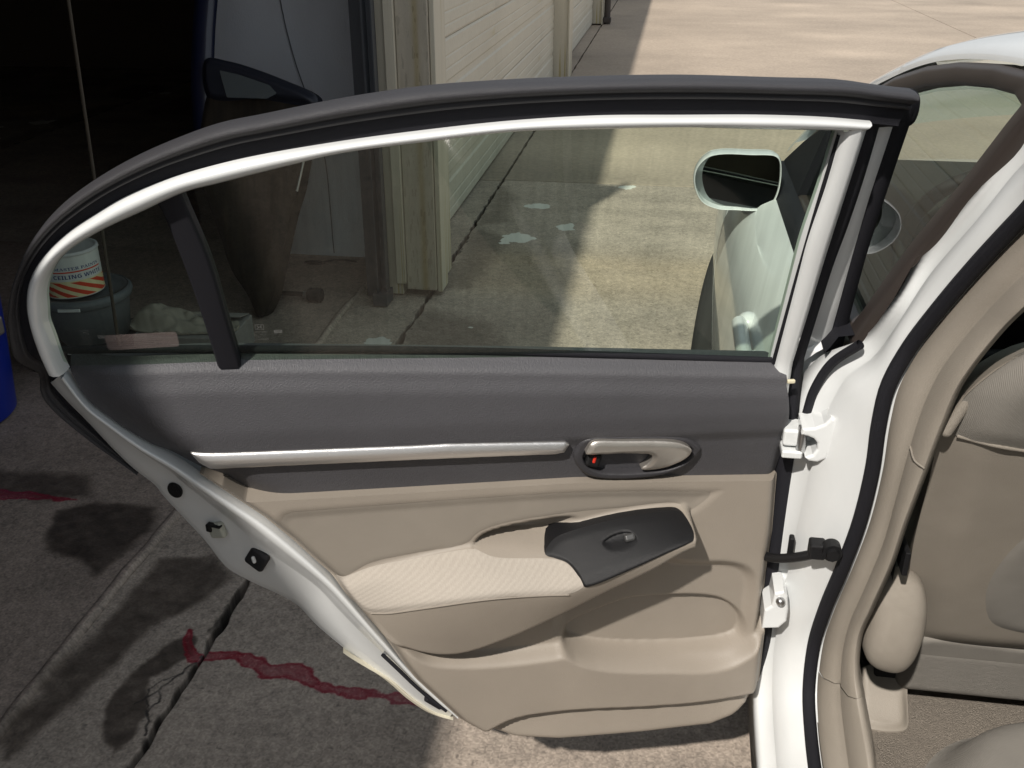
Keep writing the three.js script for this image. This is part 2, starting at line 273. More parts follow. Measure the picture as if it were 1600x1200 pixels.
slab('slab', [[-0.934, 4.5, 0.022], [-0.934, -5.862], [3.776, -5.862], [3.776, 4.5]], 0, nearConcrete, nearWin, driveway);
slab('slab', [[-0.934, -5.874, 0.012], [-0.934, -20], [3.776, -20], [3.776, -5.874]], 0, farConcrete, farWin, driveway);
slab('slab', [[3.79, 12], [3.79, -20], [14, -20], [14, 12]], 0, farConcrete, farWin, driveway);
slab('slab', [[-0.934, -20.014], [-0.934, -60], [14, -60], [14, -20.014]], 0, farConcrete, farWin, driveway);
slab('threshold_slab', [[-1.242, 4.5, 0.008], [-1.242, -5.862], [-0.952, -5.862, 0.03], [-0.952, 4.5]], -0.006, nearConcrete, nearWin, driveway);
slab('threshold_slab', [[-1.242, -5.874], [-1.242, -60], [-0.952, -60, 0.012], [-0.952, -5.874]], -0.006, farConcrete, farWin, driveway);
// the slightly raised lip where the garage floor begins
{
  const pts = []; for (let k = 0; k <= 120; k++) { const z = 2.6 - k / 120 * 6.7; pts.push([-1.252 + (fbm(z * 6, 2, 3) - 0.5) * 0.02, -0.010 + 0.004 * noise(z * 20, 7), z]); }
  const g = tube(pts, 0.016, 240, false, 8); const p = g.attributes.position, uv = g.attributes.uv; for (let i = 0; i < p.count; i++) uv.setXY(i, (p.getX(i) - GX) / GW, (p.getZ(i) - GZ) / GW);
  mesh('floor_lip', g, nearConcrete, driveway);
}
const garageFloor = new THREE.Group(); garageFloor.name = 'garage_floor'; garageFloor.userData.kind = 'structure'; scene.add(garageFloor);
slab('floor_slab', [[-7.2, 2.7], [-7.2, -9.8], [-1.258, -9.8], [-1.258, 2.7]], 0, nearConcrete, nearWin, garageFloor);

// ---------- garage row ----------
const creamMap = tex(512, 512, (x, y) => { const u = x / 512, v = y / 512, n = fbm(u * 8, v * 3, 5, 8), k = 226 + 26 * (n - 0.5) + 10 * (noise(x / 2, y / 2) - 0.5), s = ss(0.60, 0.74, fbm(u * 14, v * 2.2 + 4, 4, 14)); return [k - 26 * s, k - 34 * s - 5, k - 62 * s - 20]; });
const postMap = tex(256, 1024, (x, y) => { const u = x / 256, v = y / 1024, n = fbm(u * 9, v * 30, 5), k = 218 + 18 * (n - 0.5); const line = Math.exp(-Math.pow((u - 0.62 - 0.07 * (fbm(v * 9, 2, 3) - 0.5)) / 0.10, 2)) * (0.35 + 0.9 * fbm(v * 7, u * 3 + 2, 4)), flake = fbm(u * 16 + 2, v * 50, 4) > 0.66 ? 22 : 0; const s = Math.min(1, line * 0.8); return [k - 30 * s - flake, k - 40 * s - flake - 6, k - 74 * s - flake - 18]; });
const cream = S({ map: scaled(creamMap, 1.6), roughness: 0.7, color: lin(0.72, 0.7, 0.66) });
const postMat = S({ map: postMap, roughness: 0.75, color: lin(0.80, 0.77, 0.71), bumpMap: scaled(grain, 0.2), bumpScale: 0.002 });
const doorPaint = S({ map: scaled(creamMap, 2.3), roughness: 0.55, color: lin(0.74, 0.735, 0.71) });
const drywall = S({ color: lin(0.84, 0.87, 0.93), roughness: 0.9, map: scaled(mottle, 1.4), bumpMap: scaled(fine, 0.3), bumpScale: 0.0008 });
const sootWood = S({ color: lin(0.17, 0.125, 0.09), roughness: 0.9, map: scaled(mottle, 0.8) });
const trackSteel = S({ color: lin(0.16, 0.17, 0.19), roughness: 0.45, metalness: 0.7, map: scaled(mottle, 0.3) });
const downpipe = S({ color: lin(0.055, 0.045, 0.04), roughness: 0.6 });
const garage = thing('garage_building', 'long row of cream painted garages with one bay standing open', 'garage', [-1.1, 0, -6]);
const gp = (name, g, m, parent = garage, label) => mesh(name, g.translate(1.1, 0, 6), m, parent, label);
// posts between the bays, each of boards with a gap under them
const uvBox = (x0, x1, y0, y1, z0, z1, r = 0.004) => box(x0, x1, y0, y1, z0, z1, r);
{
  const p1 = gp('post', uvBox(-1.032, -0.905, 0.028, 2.1, -3.98, -3.86), postMat);
  gp('trim_board', uvBox(-1.075, -1.034, 0.055, 1.9, -3.96, -3.845), cream, p1);
  gp('trim_board', uvBox(-0.903, -0.882, 0.02, 2.2, -3.985, -3.87), cream, p1);
  const p2 = gp('post', uvBox(-1.05, -0.93, 0.035, 1.7, -4.19, -4.06), cream);
  gp('trim_board', uvBox(-0.929, -0.912, 0.012, 1.7, -4.2, -4.045), cream, p2);
  gp('wall', uvBox(-1.12, -1.052, 0.0, 1.9, -4.22, -3.87), cream);
  const p3 = gp('post', uvBox(-1.15, -0.945, 0.012, 1.6, -10.02, -9.72), cream);
  gp('trim_board', uvBox(-0.944, -0.928, 0.0, 1.6, -10.04, -9.71), cream, p3);
  const p4 = gp('post', uvBox(-1.15, -0.955, 0.012, 1.6, -14.9, -14.55), cream);
  gp('trim_board', uvBox(-0.953, -0.937, 0.0, 1.6, -14.92, -14.53), cream, p4);
  gp('downpipe', merge([new THREE.CylinderGeometry(0.045, 0.045, 1.6, 14).translate(-0.88, 0.8, -14.66), box(-0.935, -0.825, 0.02, 0.09, -14.72, -14.6, 0.01)]), downpipe);
  gp('post', uvBox(-1.15, -0.945, 0.012, 1.6, -20.4, -20.05), cream);
  gp('post', uvBox(-1.05, -0.9, 0.02, 1.5, 2.4, 2.7), cream);
}
// sectional doors: each section pressed with a broad groove and small ribs
function sectionShape(len, h) {
  const s = new THREE.Shape(), pr = [[0, 0.006], [0.012, 0], [0.05, 0], [0.058, 0.003], [0.066, 0], [0.11, 0], [0.118, 0.003], [0.126, 0], [0.20, 0], [0.212, 0.007], [0.244, 0.007], [0.256, 0], [0.30, 0], [0.308, 0.003], [0.316, 0], [0.36, 0], [0.368, 0.003], [0.376, 0], [h - 0.012, 0], [h, 0.006]];
  s.moveTo(-0.035, 0); pr.forEach(([y, d]) => s.lineTo(-d, y)); s.lineTo(-0.035, h);
  return new THREE.ExtrudeGeometry(s, { depth: len, bevelEnabled: false });
}
for (const [z0, z1] of [[-9.71, -4.21], [-14.52, -10.05], [-20.03, -14.93]]) {
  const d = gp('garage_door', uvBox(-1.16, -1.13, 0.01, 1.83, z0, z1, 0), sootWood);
  const g = sectionShape(z1 - z0, 0.452);
  for (let k = 0; k < 4; k++) gp('door_section', g.clone().translate(-1.075, 0.006 + k * 0.455, z0), doorPaint, d);
}
// header, fascia, roof, walls, ceiling
gp('header', uvBox(-1.22, -1.142, 1.84, 2.36, -60, -4.05, 0), cream);
gp('fascia', uvBox(-1.14, -1.11, 2.28, 2.362, -60, 2.7, 0), cream);
{
  const s = new THREE.Shape(); s.moveTo(-1.105, 2.363); s.lineTo(-4.2, 2.95); s.lineTo(-7.4, 2.363); s.lineTo(-7.4, 2.44); s.lineTo(-4.2, 3.03); s.lineTo(-1.105, 2.40);
  gp('roof', new THREE.ExtrudeGeometry(s, { depth: 62.7, bevelEnabled: false }).translate(0, 0, -60), S({ color: lin(0.12, 0.1, 0.09), roughness: 0.9 }));
}
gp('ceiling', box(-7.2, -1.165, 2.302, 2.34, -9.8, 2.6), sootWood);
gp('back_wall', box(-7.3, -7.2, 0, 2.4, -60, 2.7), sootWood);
gp('partition', box(-2.02, -1.125, 0.001, 2.3, -4.42, -4.32), drywall, garage, 'short bluish white wall inside the open bay');
gp('partition', box(-7.2, -1.17, 0.001, 2.3, -9.85, -9.75), sootWood);
gp('partition', box(-7.2, -1.06, 0.001, 2.3, 2.6, 2.75), sootWood);
gp('partition', box(-7.2, -1.17, 0.001, 2.3, -60, -59.9), sootWood);
gp('door_track', merge([box(-1.13, -1.092, 0, 2.25, -3.80, -3.795), box(-1.13, -1.124, 0, 2.25, -3.80, -3.74), box(-1.098, -1.092, 0, 2.25, -3.80, -3.755), box(-1.2, -1.135, 0, 2.25, -3.98, -3.83), box(-1.145, -1.085, 0.0, 0.05, -3.82, -3.72)]), trackSteel, garage, 'grey steel door track standing beside the cream post');

// ---------- the car ----------
const CX = 1.03, CZ = -1.4;                                   // middle of the car
const car = thing('white_sedan', 'white four door sedan with beige interior and its rear door swung open', 'car', [CX, 0, CZ]);
const cp = (name, g, m, parent = car, label) => mesh(name, g.translate(-CX, 0, -CZ), m, parent, label);
const lowX = spl([[0.16, 0.215], [0.22, 0.19], [0.35, 0.172], [0.5, 0.158], [0.65, 0.15], [0.75, 0.156], [0.82, 0.17], [0.87, 0.196], [0.90, 0.225], [0.925, 0.27]]);
function sideX(y, z) {
  let x = y < 0.925 ? lowX(y) : 0.29 + 0.27 * (y - 0.93);
  if (z < -2.3) x += 0.085 * Math.pow((-2.3 - z) / 1.3, 2);
  if (z > -0.1) x += 0.1 * Math.pow((z + 0.1) / 0.95, 2);
  return x;
}
const sidePanel = (poly, off = 0, cell = 0.02, thick = 0.02) => relief(poly, cell, (z, y) => [sideX(y, z) + off, y, z], { face: [-1, 0, 0], back: (z, y) => [sideX(y, z) + off + thick, y, z] });
const mirrored = (g) => { const k = g.clone().scale(-1, 1, 1).translate(2 * CX, 0, 0), i = k.index.array; for (let a = 0; a < i.length; a += 3) { const t = i[a]; i[a] = i[a + 1]; i[a + 1] = t; } k.computeVertexNormals(); return k; };
const arch = (cz, cy, r, a0, a1, n = 18) => Array.from({ length: n + 1 }, (_, i) => { const a = mix(a0, a1, i / n); return [cz + r * Math.cos(a), cy + r * Math.sin(a)]; });

// front door (closed)
const fd = cp('front_door', sidePanel([[-2.452, 0.23], [-2.452, 0.917], [-1.9, 0.917], [-1.402, 0.917], [-1.395, 0.85], [-1.392, 0.6], [-1.4, 0.23]]), M.paint);
// window of the front door
const frameO = [[-2.44, 0.93], [-2.3, 1.03], [-2.1, 1.13], [-1.777, 1.243], [-1.621, 1.282], [-1.479, 1.307], [-1.329, 1.325], [-1.2, 1.333], [-1.125, 1.328], [-1.158, 1.283], [-1.21, 1.197], [-1.279, 1.095], [-1.31, 1.02], [-1.349, 0.947], [-1.36, 0.925]];
const frameI = [[-2.36, 0.945], [-2.26, 1.015], [-2.08, 1.105], [-1.76, 1.215], [-1.60, 1.254], [-1.46, 1.280], [-1.32, 1.298], [-1.24, 1.304], [-1.205, 1.298], [-1.22, 1.275], [-1.268, 1.195], [-1.345, 1.09], [-1.38, 1.03], [-1.405, 0.976], [-1.425, 0.945]];
{
  const pair = (a, off) => a.map(([z, y]) => V(sideX(y, z) + off, y, z));
  const knots = (list) => { const r = []; list.forEach((p, k) => { const q = list[(k + 1) % list.length]; for (let s = 0; s < 4; s++) r.push(p.clone().lerp(q, s / 4)); }); return [...r, r[0]]; };
  const o = knots(pair(frameO, 0)), i = knots(pair(frameI, 0.004));
  cp('window_frame', loft([o.map((p) => p.clone().add(V(0.02, 0, 0.0))), o, o.map((p, k) => p.clone().lerp(i[k], 0.3).add(V(-0.005, 0, 0))), o.map((p, k) => p.clone().lerp(i[k], 0.8).add(V(-0.005, 0, 0))), i, i.map((p) => p.clone().add(V(0.02, 0, 0)))], [-1, 0, 0]), M.sash, fd);
  cp('window_glass', relief(frameI.concat(), 0.03, (z, y) => [sideX(y, z) + 0.014, y, z], { face: [-1, 0, 0] }), M.frontGlass, fd);
  cp('belt_moulding', loft([[-2.46, 0.905], [-1.36, 0.905]].length ? [0, 1, 2, 3].map((k) => Array.from({ length: 24 }, (_, j) => { const z = mix(-2.46, -1.37, j / 23), y = [0.914, 0.922, 0.940, 0.944][k]; return V([0.252, 0.258, 0.268, 0.29][k] + (z < -2.3 ? 0.002 : 0), y, z); })) : [], [-1, 0, 0]), M.rubber, fd);
  cp('door_handle', merge([new THREE.CapsuleGeometry(0.014, 0.15, 6, 16).rotateX(Math.PI / 2).translate(0.155, 0.83, -1.60), new THREE.SphereGeometry(0.02, 16, 12).scale(1, 0.8, 1.2).translate(0.172, 0.83, -1.69), new THREE.SphereGeometry(0.022, 16, 12).scale(1, 0.8, 1.3).translate(0.172, 0.83, -1.51)]), M.paint, fd);
  cp('inner_trim', box(0.288, 0.31, 0.3, 0.90, -2.4, -1.45, 0.01), M.vinyl, fd);
}
// door mirror
{
  const out = roundPoly([[0.072, 0.948], [0.076, 0.981], [0.097, 1.005], [0.124, 1.013], [0.19, 1.014], [0.246, 1.012], [0.256, 1.0], [0.259, 0.934], [0.245, 0.90], [0.219, 0.889], [0.17, 0.888], [0.128, 0.889], [0.092, 0.905]], 80);
  const ring = (k, dz) => out.map(([x, y]) => V(0.168 + (x - 0.168) * k, 0.951 + (y - 0.951) * k, -2.2 + dz)), close = (r) => [...r, r[0]];
  const mr = cp('door_mirror', loft([close(ring(0.955, -0.06)), close(ring(0.955, -0.002)), close(ring(0.97, 0.001)), close(ring(0.985, 0)), close(ring(1.0, -0.008)), close(ring(1.0, -0.03)), close(ring(0.93, -0.07)), close(ring(0.75, -0.1)), close(ring(0.4, -0.118)), close(ring(0.01, -0.122))]), M.paint);
  cp('mirror_glass', relief(out.map(([x, y]) => [0.168 + (x - 0.168) * 0.96, 0.951 + (y - 0.951) * 0.96]), 0.01, (x, y) => [x, y, -2.229 + 0.2 * (x - 0.168) - 0.11 * (y - 0.95)]), M.mirror, mr);
  const foot = [[0.205, 0.90, -2.285], [0.225, 0.875, -2.28], [0.243, 0.848, -2.265], [0.25, 0.82, -2.26]];
  const fr = (s) => foot.map((p, k) => { const r = [0.044, 0.042, 0.038, 0.018][k]; return Array.from({ length: 17 }, (_, j) => { const a = j / 16 * Math.PI * 2; return V(p[0] + Math.cos(a) * r * 0.8, p[1] + 0.35 * Math.cos(a) * r, p[2] + Math.sin(a) * r); }); });
  cp('mirror_foot', loft(fr()), M.paint, mr);
  cp('sail_panel', relief([[-2.46, 0.92], [-2.46, 0.945], [-2.3, 1.025], [-2.12, 1.1], [-2.14, 0.93], [-2.2, 0.92]], 0.012, (z, y) => [sideX(y, z) - 0.004, y, z], { face: [-1, 0, 0], back: (z, y) => [sideX(y, z) + 0.03, y, z] }), M.rubber, mr);
}
// fender, wheel, nose, bonnet
const fenderPoly = [[-2.462, 0.23], [-2.462, 0.905], [-2.6, 0.868], [-2.8, 0.83], [-3.0, 0.79], [-3.3, 0.72], [-3.52, 0.64], [-3.58, 0.6], [-3.58, 0.25], [-3.13, 0.23], ...arch(-2.80, 0.31, 0.338, Math.PI + 0.2, -0.2, 22).filter(([, y]) => y > 0.24)];
cp('front_fender', sidePanel(fenderPoly), M.paint);
cp('front_fender', mirrored(sidePanel(fenderPoly)), M.paint);
{
  const rows = Array.from({ length: 13 }, (_, j) => { const z = mix(-2.47, -3.52, j / 12), y = spl([[-3.52, 0.64], [-3.3, 0.72], [-3.0, 0.79], [-2.8, 0.83], [-2.6, 0.868], [-2.47, 0.905]])(z), x = sideX(y, z); return Array.from({ length: 21 }, (_, i) => { const t = i / 20; return V(mix(x, 2 * CX - x, t), y + 0.035 * Math.sin(Math.PI * t) + 0.003, z - 0.12 * Math.sin(Math.PI * t) * (j === 12 ? 1 : 0.6)); }); });
  cp('bonnet', loft(rows, [0, 1, 0]), M.paint);
  const nose = [[0.645, 0], [0.57, -0.09], [0.45, -0.11], [0.25, -0.08], [0.2, 0]].map(([y, dz]) => Array.from({ length: 21 }, (_, i) => { const t = i / 20, x = sideX(0.6, -3.55); return V(mix(x, 2 * CX - x, t), y + (y > 0.6 ? 0.035 * Math.sin(Math.PI * t) : 0), -3.54 + dz * Math.sin(Math.PI * t) - 0.12 * Math.sin(Math.PI * t)); }));
  cp('front_bumper', loft(nose, [0, 0, -1]), M.paint);
}
function wheel(x, z, steer, side) {
  const w = new THREE.Group(); w.name = 'wheel'; w.position.set(x - CX, 0.305, z - CZ); w.rotation.y = steer + (side < 0 ? 0 : Math.PI); car.add(w);
  const pr = [[0.2, 0.09], [0.215, 0.1], [0.25, 0.105], [0.285, 0.1], [0.3, 0.088], [0.305, 0.07], [0.305, 0.045], [0.297, 0.043], [0.297, 0.036], [0.305, 0.034], [0.305, 0.005], [0.297, 0.003], [0.297, -0.003], [0.305, -0.005], [0.305, -0.034], [0.297, -0.036], [0.297, -0.043], [0.305, -0.045], [0.305, -0.07], [0.3, -0.088], [0.25, -0.105], [0.2, -0.09]].map(([r, y]) => new THREE.Vector2(r, y));
  mesh('tyre', new THREE.LatheGeometry(pr, 72).rotateZ(Math.PI / 2), M.tyre, w);
  const parts = [new THREE.LatheGeometry([[0.205, -0.09], [0.205, 0.085], [0.195, 0.09], [0.185, 0.07], [0.185, -0.08]].map(([r, y]) => new THREE.Vector2(r, y)), 48), new THREE.CylinderGeometry(0.035, 0.04, 0.03, 20).translate(0, 0.07, 0)];
  for (let k = 0; k < 5; k++) parts.push(new RoundedBoxGeometry(0.16, 0.02, 0.045, 2, 0.008).translate(0.11, 0.068, 0).rotateY(k / 5 * Math.PI * 2));
  mesh('rim', merge(parts).rotateZ(Math.PI / 2), M.satin, w);
  return w;
}
wheel(0.265, -2.80, -0.20, -1); wheel(2 * CX - 0.265, -2.80, -0.20, 1); wheel(0.28, -0.08, 0, -1); wheel(2 * CX - 0.28, -0.08, 0, 1);
cp('wheel_liner', merge([box(0.3, 0.34, 0.2, 0.75, -3.2, -2.4), box(0.3, 1.76, 0.19, 0.22, -3.4, 0.7), box(1.72, 1.76, 0.2, 0.75, -3.2, -2.4), box(0.3, 1.76, 0.4, 0.75, -2.45, -2.4)]), M.darkCabin);

// opening of the rear door: outer line, weatherstrip line
const outerLoop = [[0.385, 1.283, -1.162], [0.362, 1.197, -1.212], [0.334, 1.095, -1.281], [0.314, 1.02, -1.30], [0.296, 0.947, -1.352], [0.25, 0.90, -1.388], [0.222, 0.85, -1.392], [0.207, 0.75, -1.394], [0.2, 0.6, -1.394], [0.2, 0.45, -1.394], [0.203, 0.32, -1.392], [0.21, 0.245, -1.36], [0.212, 0.215, -1.25], [0.212, 0.208, -1.1], [0.212, 0.208, -0.6], [0.2, 0.3, -0.48], [0.19, 0.5, -0.4], [0.19, 0.68, -0.25], [0.2, 0.8, -0.1], [0.22, 0.88, 0.03], [0.28, 0.95, 0.08], [0.36, 1.12, 0.0], [0.385, 1.24, -0.2], [0.4, 1.31, -0.5], [0.405, 1.332, -0.8], [0.402, 1.328, -1.0], [0.396, 1.315, -1.1]];
const stripLoop = [[0.402, 1.19, -1.148], [0.38, 1.118, -1.193], [0.358, 1.045, -1.231], [0.337, 0.974, -1.259], [0.322, 0.918, -1.264], [0.319, 0.862, -1.264], [0.3225, 0.787, -1.268], [0.32, 0.696, -1.275], [0.312, 0.606, -1.29], [0.303, 0.498, -1.32], [0.3, 0.40, -1.342], [0.3, 0.324, -1.321], [0.3, 0.296, -1.263], [0.3, 0.285, -1.193], [0.3, 0.285, -0.9], [0.3, 0.29, -0.62], [0.3, 0.38, -0.54], [0.3, 0.55, -0.47], [0.3, 0.72, -0.3], [0.32, 0.86, -0.12], [0.35, 0.94, -0.05], [0.38, 1.08, -0.12], [0.41, 1.2, -0.28], [0.42, 1.255, -0.55], [0.425, 1.272, -0.85], [0.42, 1.26, -1.02], [0.412, 1.235, -1.11]];
{
  // both lines resampled knot by knot, so that they stay side by side
  const dense = (pts) => { const c = new THREE.CatmullRomCurve3(pts.map((p) => V(...p)), true, 'centripetal'); return Array.from({ length: pts.length * 8 + 1 }, (_, k) => c.getPoint(k / (pts.length * 8))); };
  const o = dense(outerLoop), i = dense(stripLoop), between = (t, dx, dy, dz) => o.map((p, k) => p.clone().lerp(i[k], t).add(V(dx, dy, dz)));
  const inw = (p, t, k) => p.clone().add(V(0.03, 0, 0).multiplyScalar(t));
  cp('door_opening', loft([o.map((p) => p.clone().add(V(0.03, 0, 0))), o, between(0.10, 0.010, 0, 0), between(0.30, 0.014, 0, 0.0), between(0.40, 0.0, 0.002, 0.006), between(0.7, -0.004, 0.003, 0.008), between(0.93, 0.0, 0.0, 0.004), i, i.map((p) => p.clone().add(V(0.03, 0, 0)))], [-1, 0, 0]), M.paint);
  cp('weatherstrip', tube(stripLoop.map(([x, y, z]) => [x - 0.002, y, z + 0.004]), 0.0105, 260, true, 10), M.rubber);
  // second seal on the front edge of the pillar
  cp('pillar_seal', tube([[0.292, 0.945, -1.335], [0.262, 0.90, -1.362], [0.245, 0.85, -1.372], [0.24, 0.81, -1.375]], 0.007, 40), M.rubber);
}
// pillar and sill trim inside
{
  const a = [[0.424, 1.235, -1.105], [0.414, 1.19, -1.143], [0.392, 1.118, -1.188], [0.37, 1.045, -1.226], [0.349, 0.974, -1.254], [0.334, 0.918, -1.258], [0.331, 0.862, -1.258], [0.334, 0.787, -1.262], [0.332, 0.696, -1.27], [0.324, 0.606, -1.285], [0.315, 0.498, -1.315], [0.312, 0.41, -1.336], [0.311, 0.335, -1.316], [0.31, 0.308, -1.26], [0.31, 0.298, -1.19], [0.31, 0.298, -0.9], [0.31, 0.30, -0.62]];
  const b = [[0.455, 1.24, -1.03], [0.443, 1.17, -1.075], [0.413, 1.093, -1.115], [0.40, 1.051, -1.138], [0.377, 0.974, -1.16], [0.37, 0.9115, -1.172], [0.3626, 0.8296, -1.182], [0.355, 0.742, -1.193], [0.353, 0.668, -1.208], [0.346, 0.569, -1.235], [0.342, 0.492, -1.255], [0.345, 0.432, -1.24], [0.352, 0.40, -1.20], [0.357, 0.376, -1.14], [0.36, 0.357, -1.10], [0.37, 0.35, -0.9], [0.37, 0.35, -0.6]];
  const dense = (pts) => { const c = new THREE.CatmullRomCurve3(pts.map((p) => V(...p)), false, 'centripetal'); return Array.from({ length: 121 }, (_, k) => c.getPoint(k / 120)); };
  const A = dense(a), B = dense(b), at = (t, dx, dz) => A.map((p, k) => p.clone().lerp(B[k], t).add(V(dx, 0, dz)));
  const rows = [A, at(0.18, -0.004, 0.006), at(0.40, 0.0, 0.004), at(0.47, 0.006, 0.0), at(0.54, 0.002, 0.003), at(0.8, -0.004, 0.008), at(0.95, 0, 0.004), B, B.map((p) => p.clone().add(V(0.008, -0.001, -0.006))), B.map((p) => p.clone().add(V(0.014, -0.002, -0.05)))];
  const cut2 = 88, seam = 44;
  cp('pillar_trim', loft(rows.map((r) => r.slice(0, cut2)), [-1, 0, 1]), M.vinyl);
  cp('sill_trim', loft(rows.map((r) => r.slice(cut2 - 1).map((p) => p.clone().add(V(-0.001, 0, 0.001)))), [-1, 1, 0]), M.vinyl);
  cp('trim_seam', tube([4, 5, 6, 7].map((j) => { const p = rows[j][seam]; return [p.x - 0.001, p.y, p.z + 0.001]; }), 0.0016, 16, false, 6), M.vinyl);
}
// hinges and check strap on the pillar
{
  const plate = (pts, z0, z1, r = 0.004) => { const s = new THREE.Shape(pts.map(([x, y]) => new THREE.Vector2(x, y))); return new THREE.ExtrudeGeometry(s, { depth: z1 - z0, bevelEnabled: true, bevelSize: r, bevelThickness: r, bevelSegments: 3, bevelOffset: -r }).translate(0, 0, z0); };
  const h1 = cp('door_hinge', plate([[0.228, 0.812], [0.246, 0.815], [0.258, 0.822], [0.266, 0.833], [0.272, 0.83], [0.275, 0.81], [0.272, 0.785], [0.268, 0.765], [0.256, 0.758], [0.243, 0.759], [0.238, 0.764], [0.248, 0.77], [0.253, 0.78], [0.252, 0.79], [0.246, 0.797], [0.238, 0.80], [0.228, 0.802]], -1.372, -1.325), M.paint);
  cp('hinge_pin', new THREE.CylinderGeometry(0.007, 0.007, 0.05, 14).translate(0.232, 0.782, -1.34), M.steel, h1);
  cp('hinge_leaf', merge([box(0.205, 0.235, 0.756, 0.768, -1.38, -1.33, 0.003), box(0.205, 0.232, 0.772, 0.80, -1.38, -1.338, 0.005)]), M.paint, h1);
  const h2 = cp('door_hinge', plate([[0.222, 0.515], [0.236, 0.52], [0.243, 0.51], [0.247, 0.485], [0.247, 0.462], [0.236, 0.447], [0.21, 0.443], [0.21, 0.48], [0.22, 0.49]], -1.375, -1.325), M.paint);
  cp('hinge_pin', new THREE.SphereGeometry(0.0075, 14, 10).translate(0.232, 0.503, -1.318), M.steel, h2);
  const st = cp('check_strap', tube([[0.19, 0.548, -1.385], [0.215, 0.566, -1.345], [0.245, 0.594, -1.312], [0.268, 0.616, -1.294], [0.284, 0.630, -1.285]], 0.0075, 30, false, 8), M.black);
  cp('strap_bracket', merge([box(0.256, 0.28, 0.617, 0.643, -1.30, -1.274, 0.004), box(0.235, 0.243, 0.575, 0.615, -1.345, -1.33, 0.003)]), M.black, st);
  cp('pivot_bolt', merge([new THREE.CylinderGeometry(0.014, 0.014, 0.02, 20).rotateX(Math.PI / 2).translate(0.287, 0.637, -1.276), new THREE.CylinderGeometry(0.010, 0.011, 0.01, 6).rotateX(Math.PI / 2).translate(0.287, 0.637, -1.264)]), M.black, st);
}
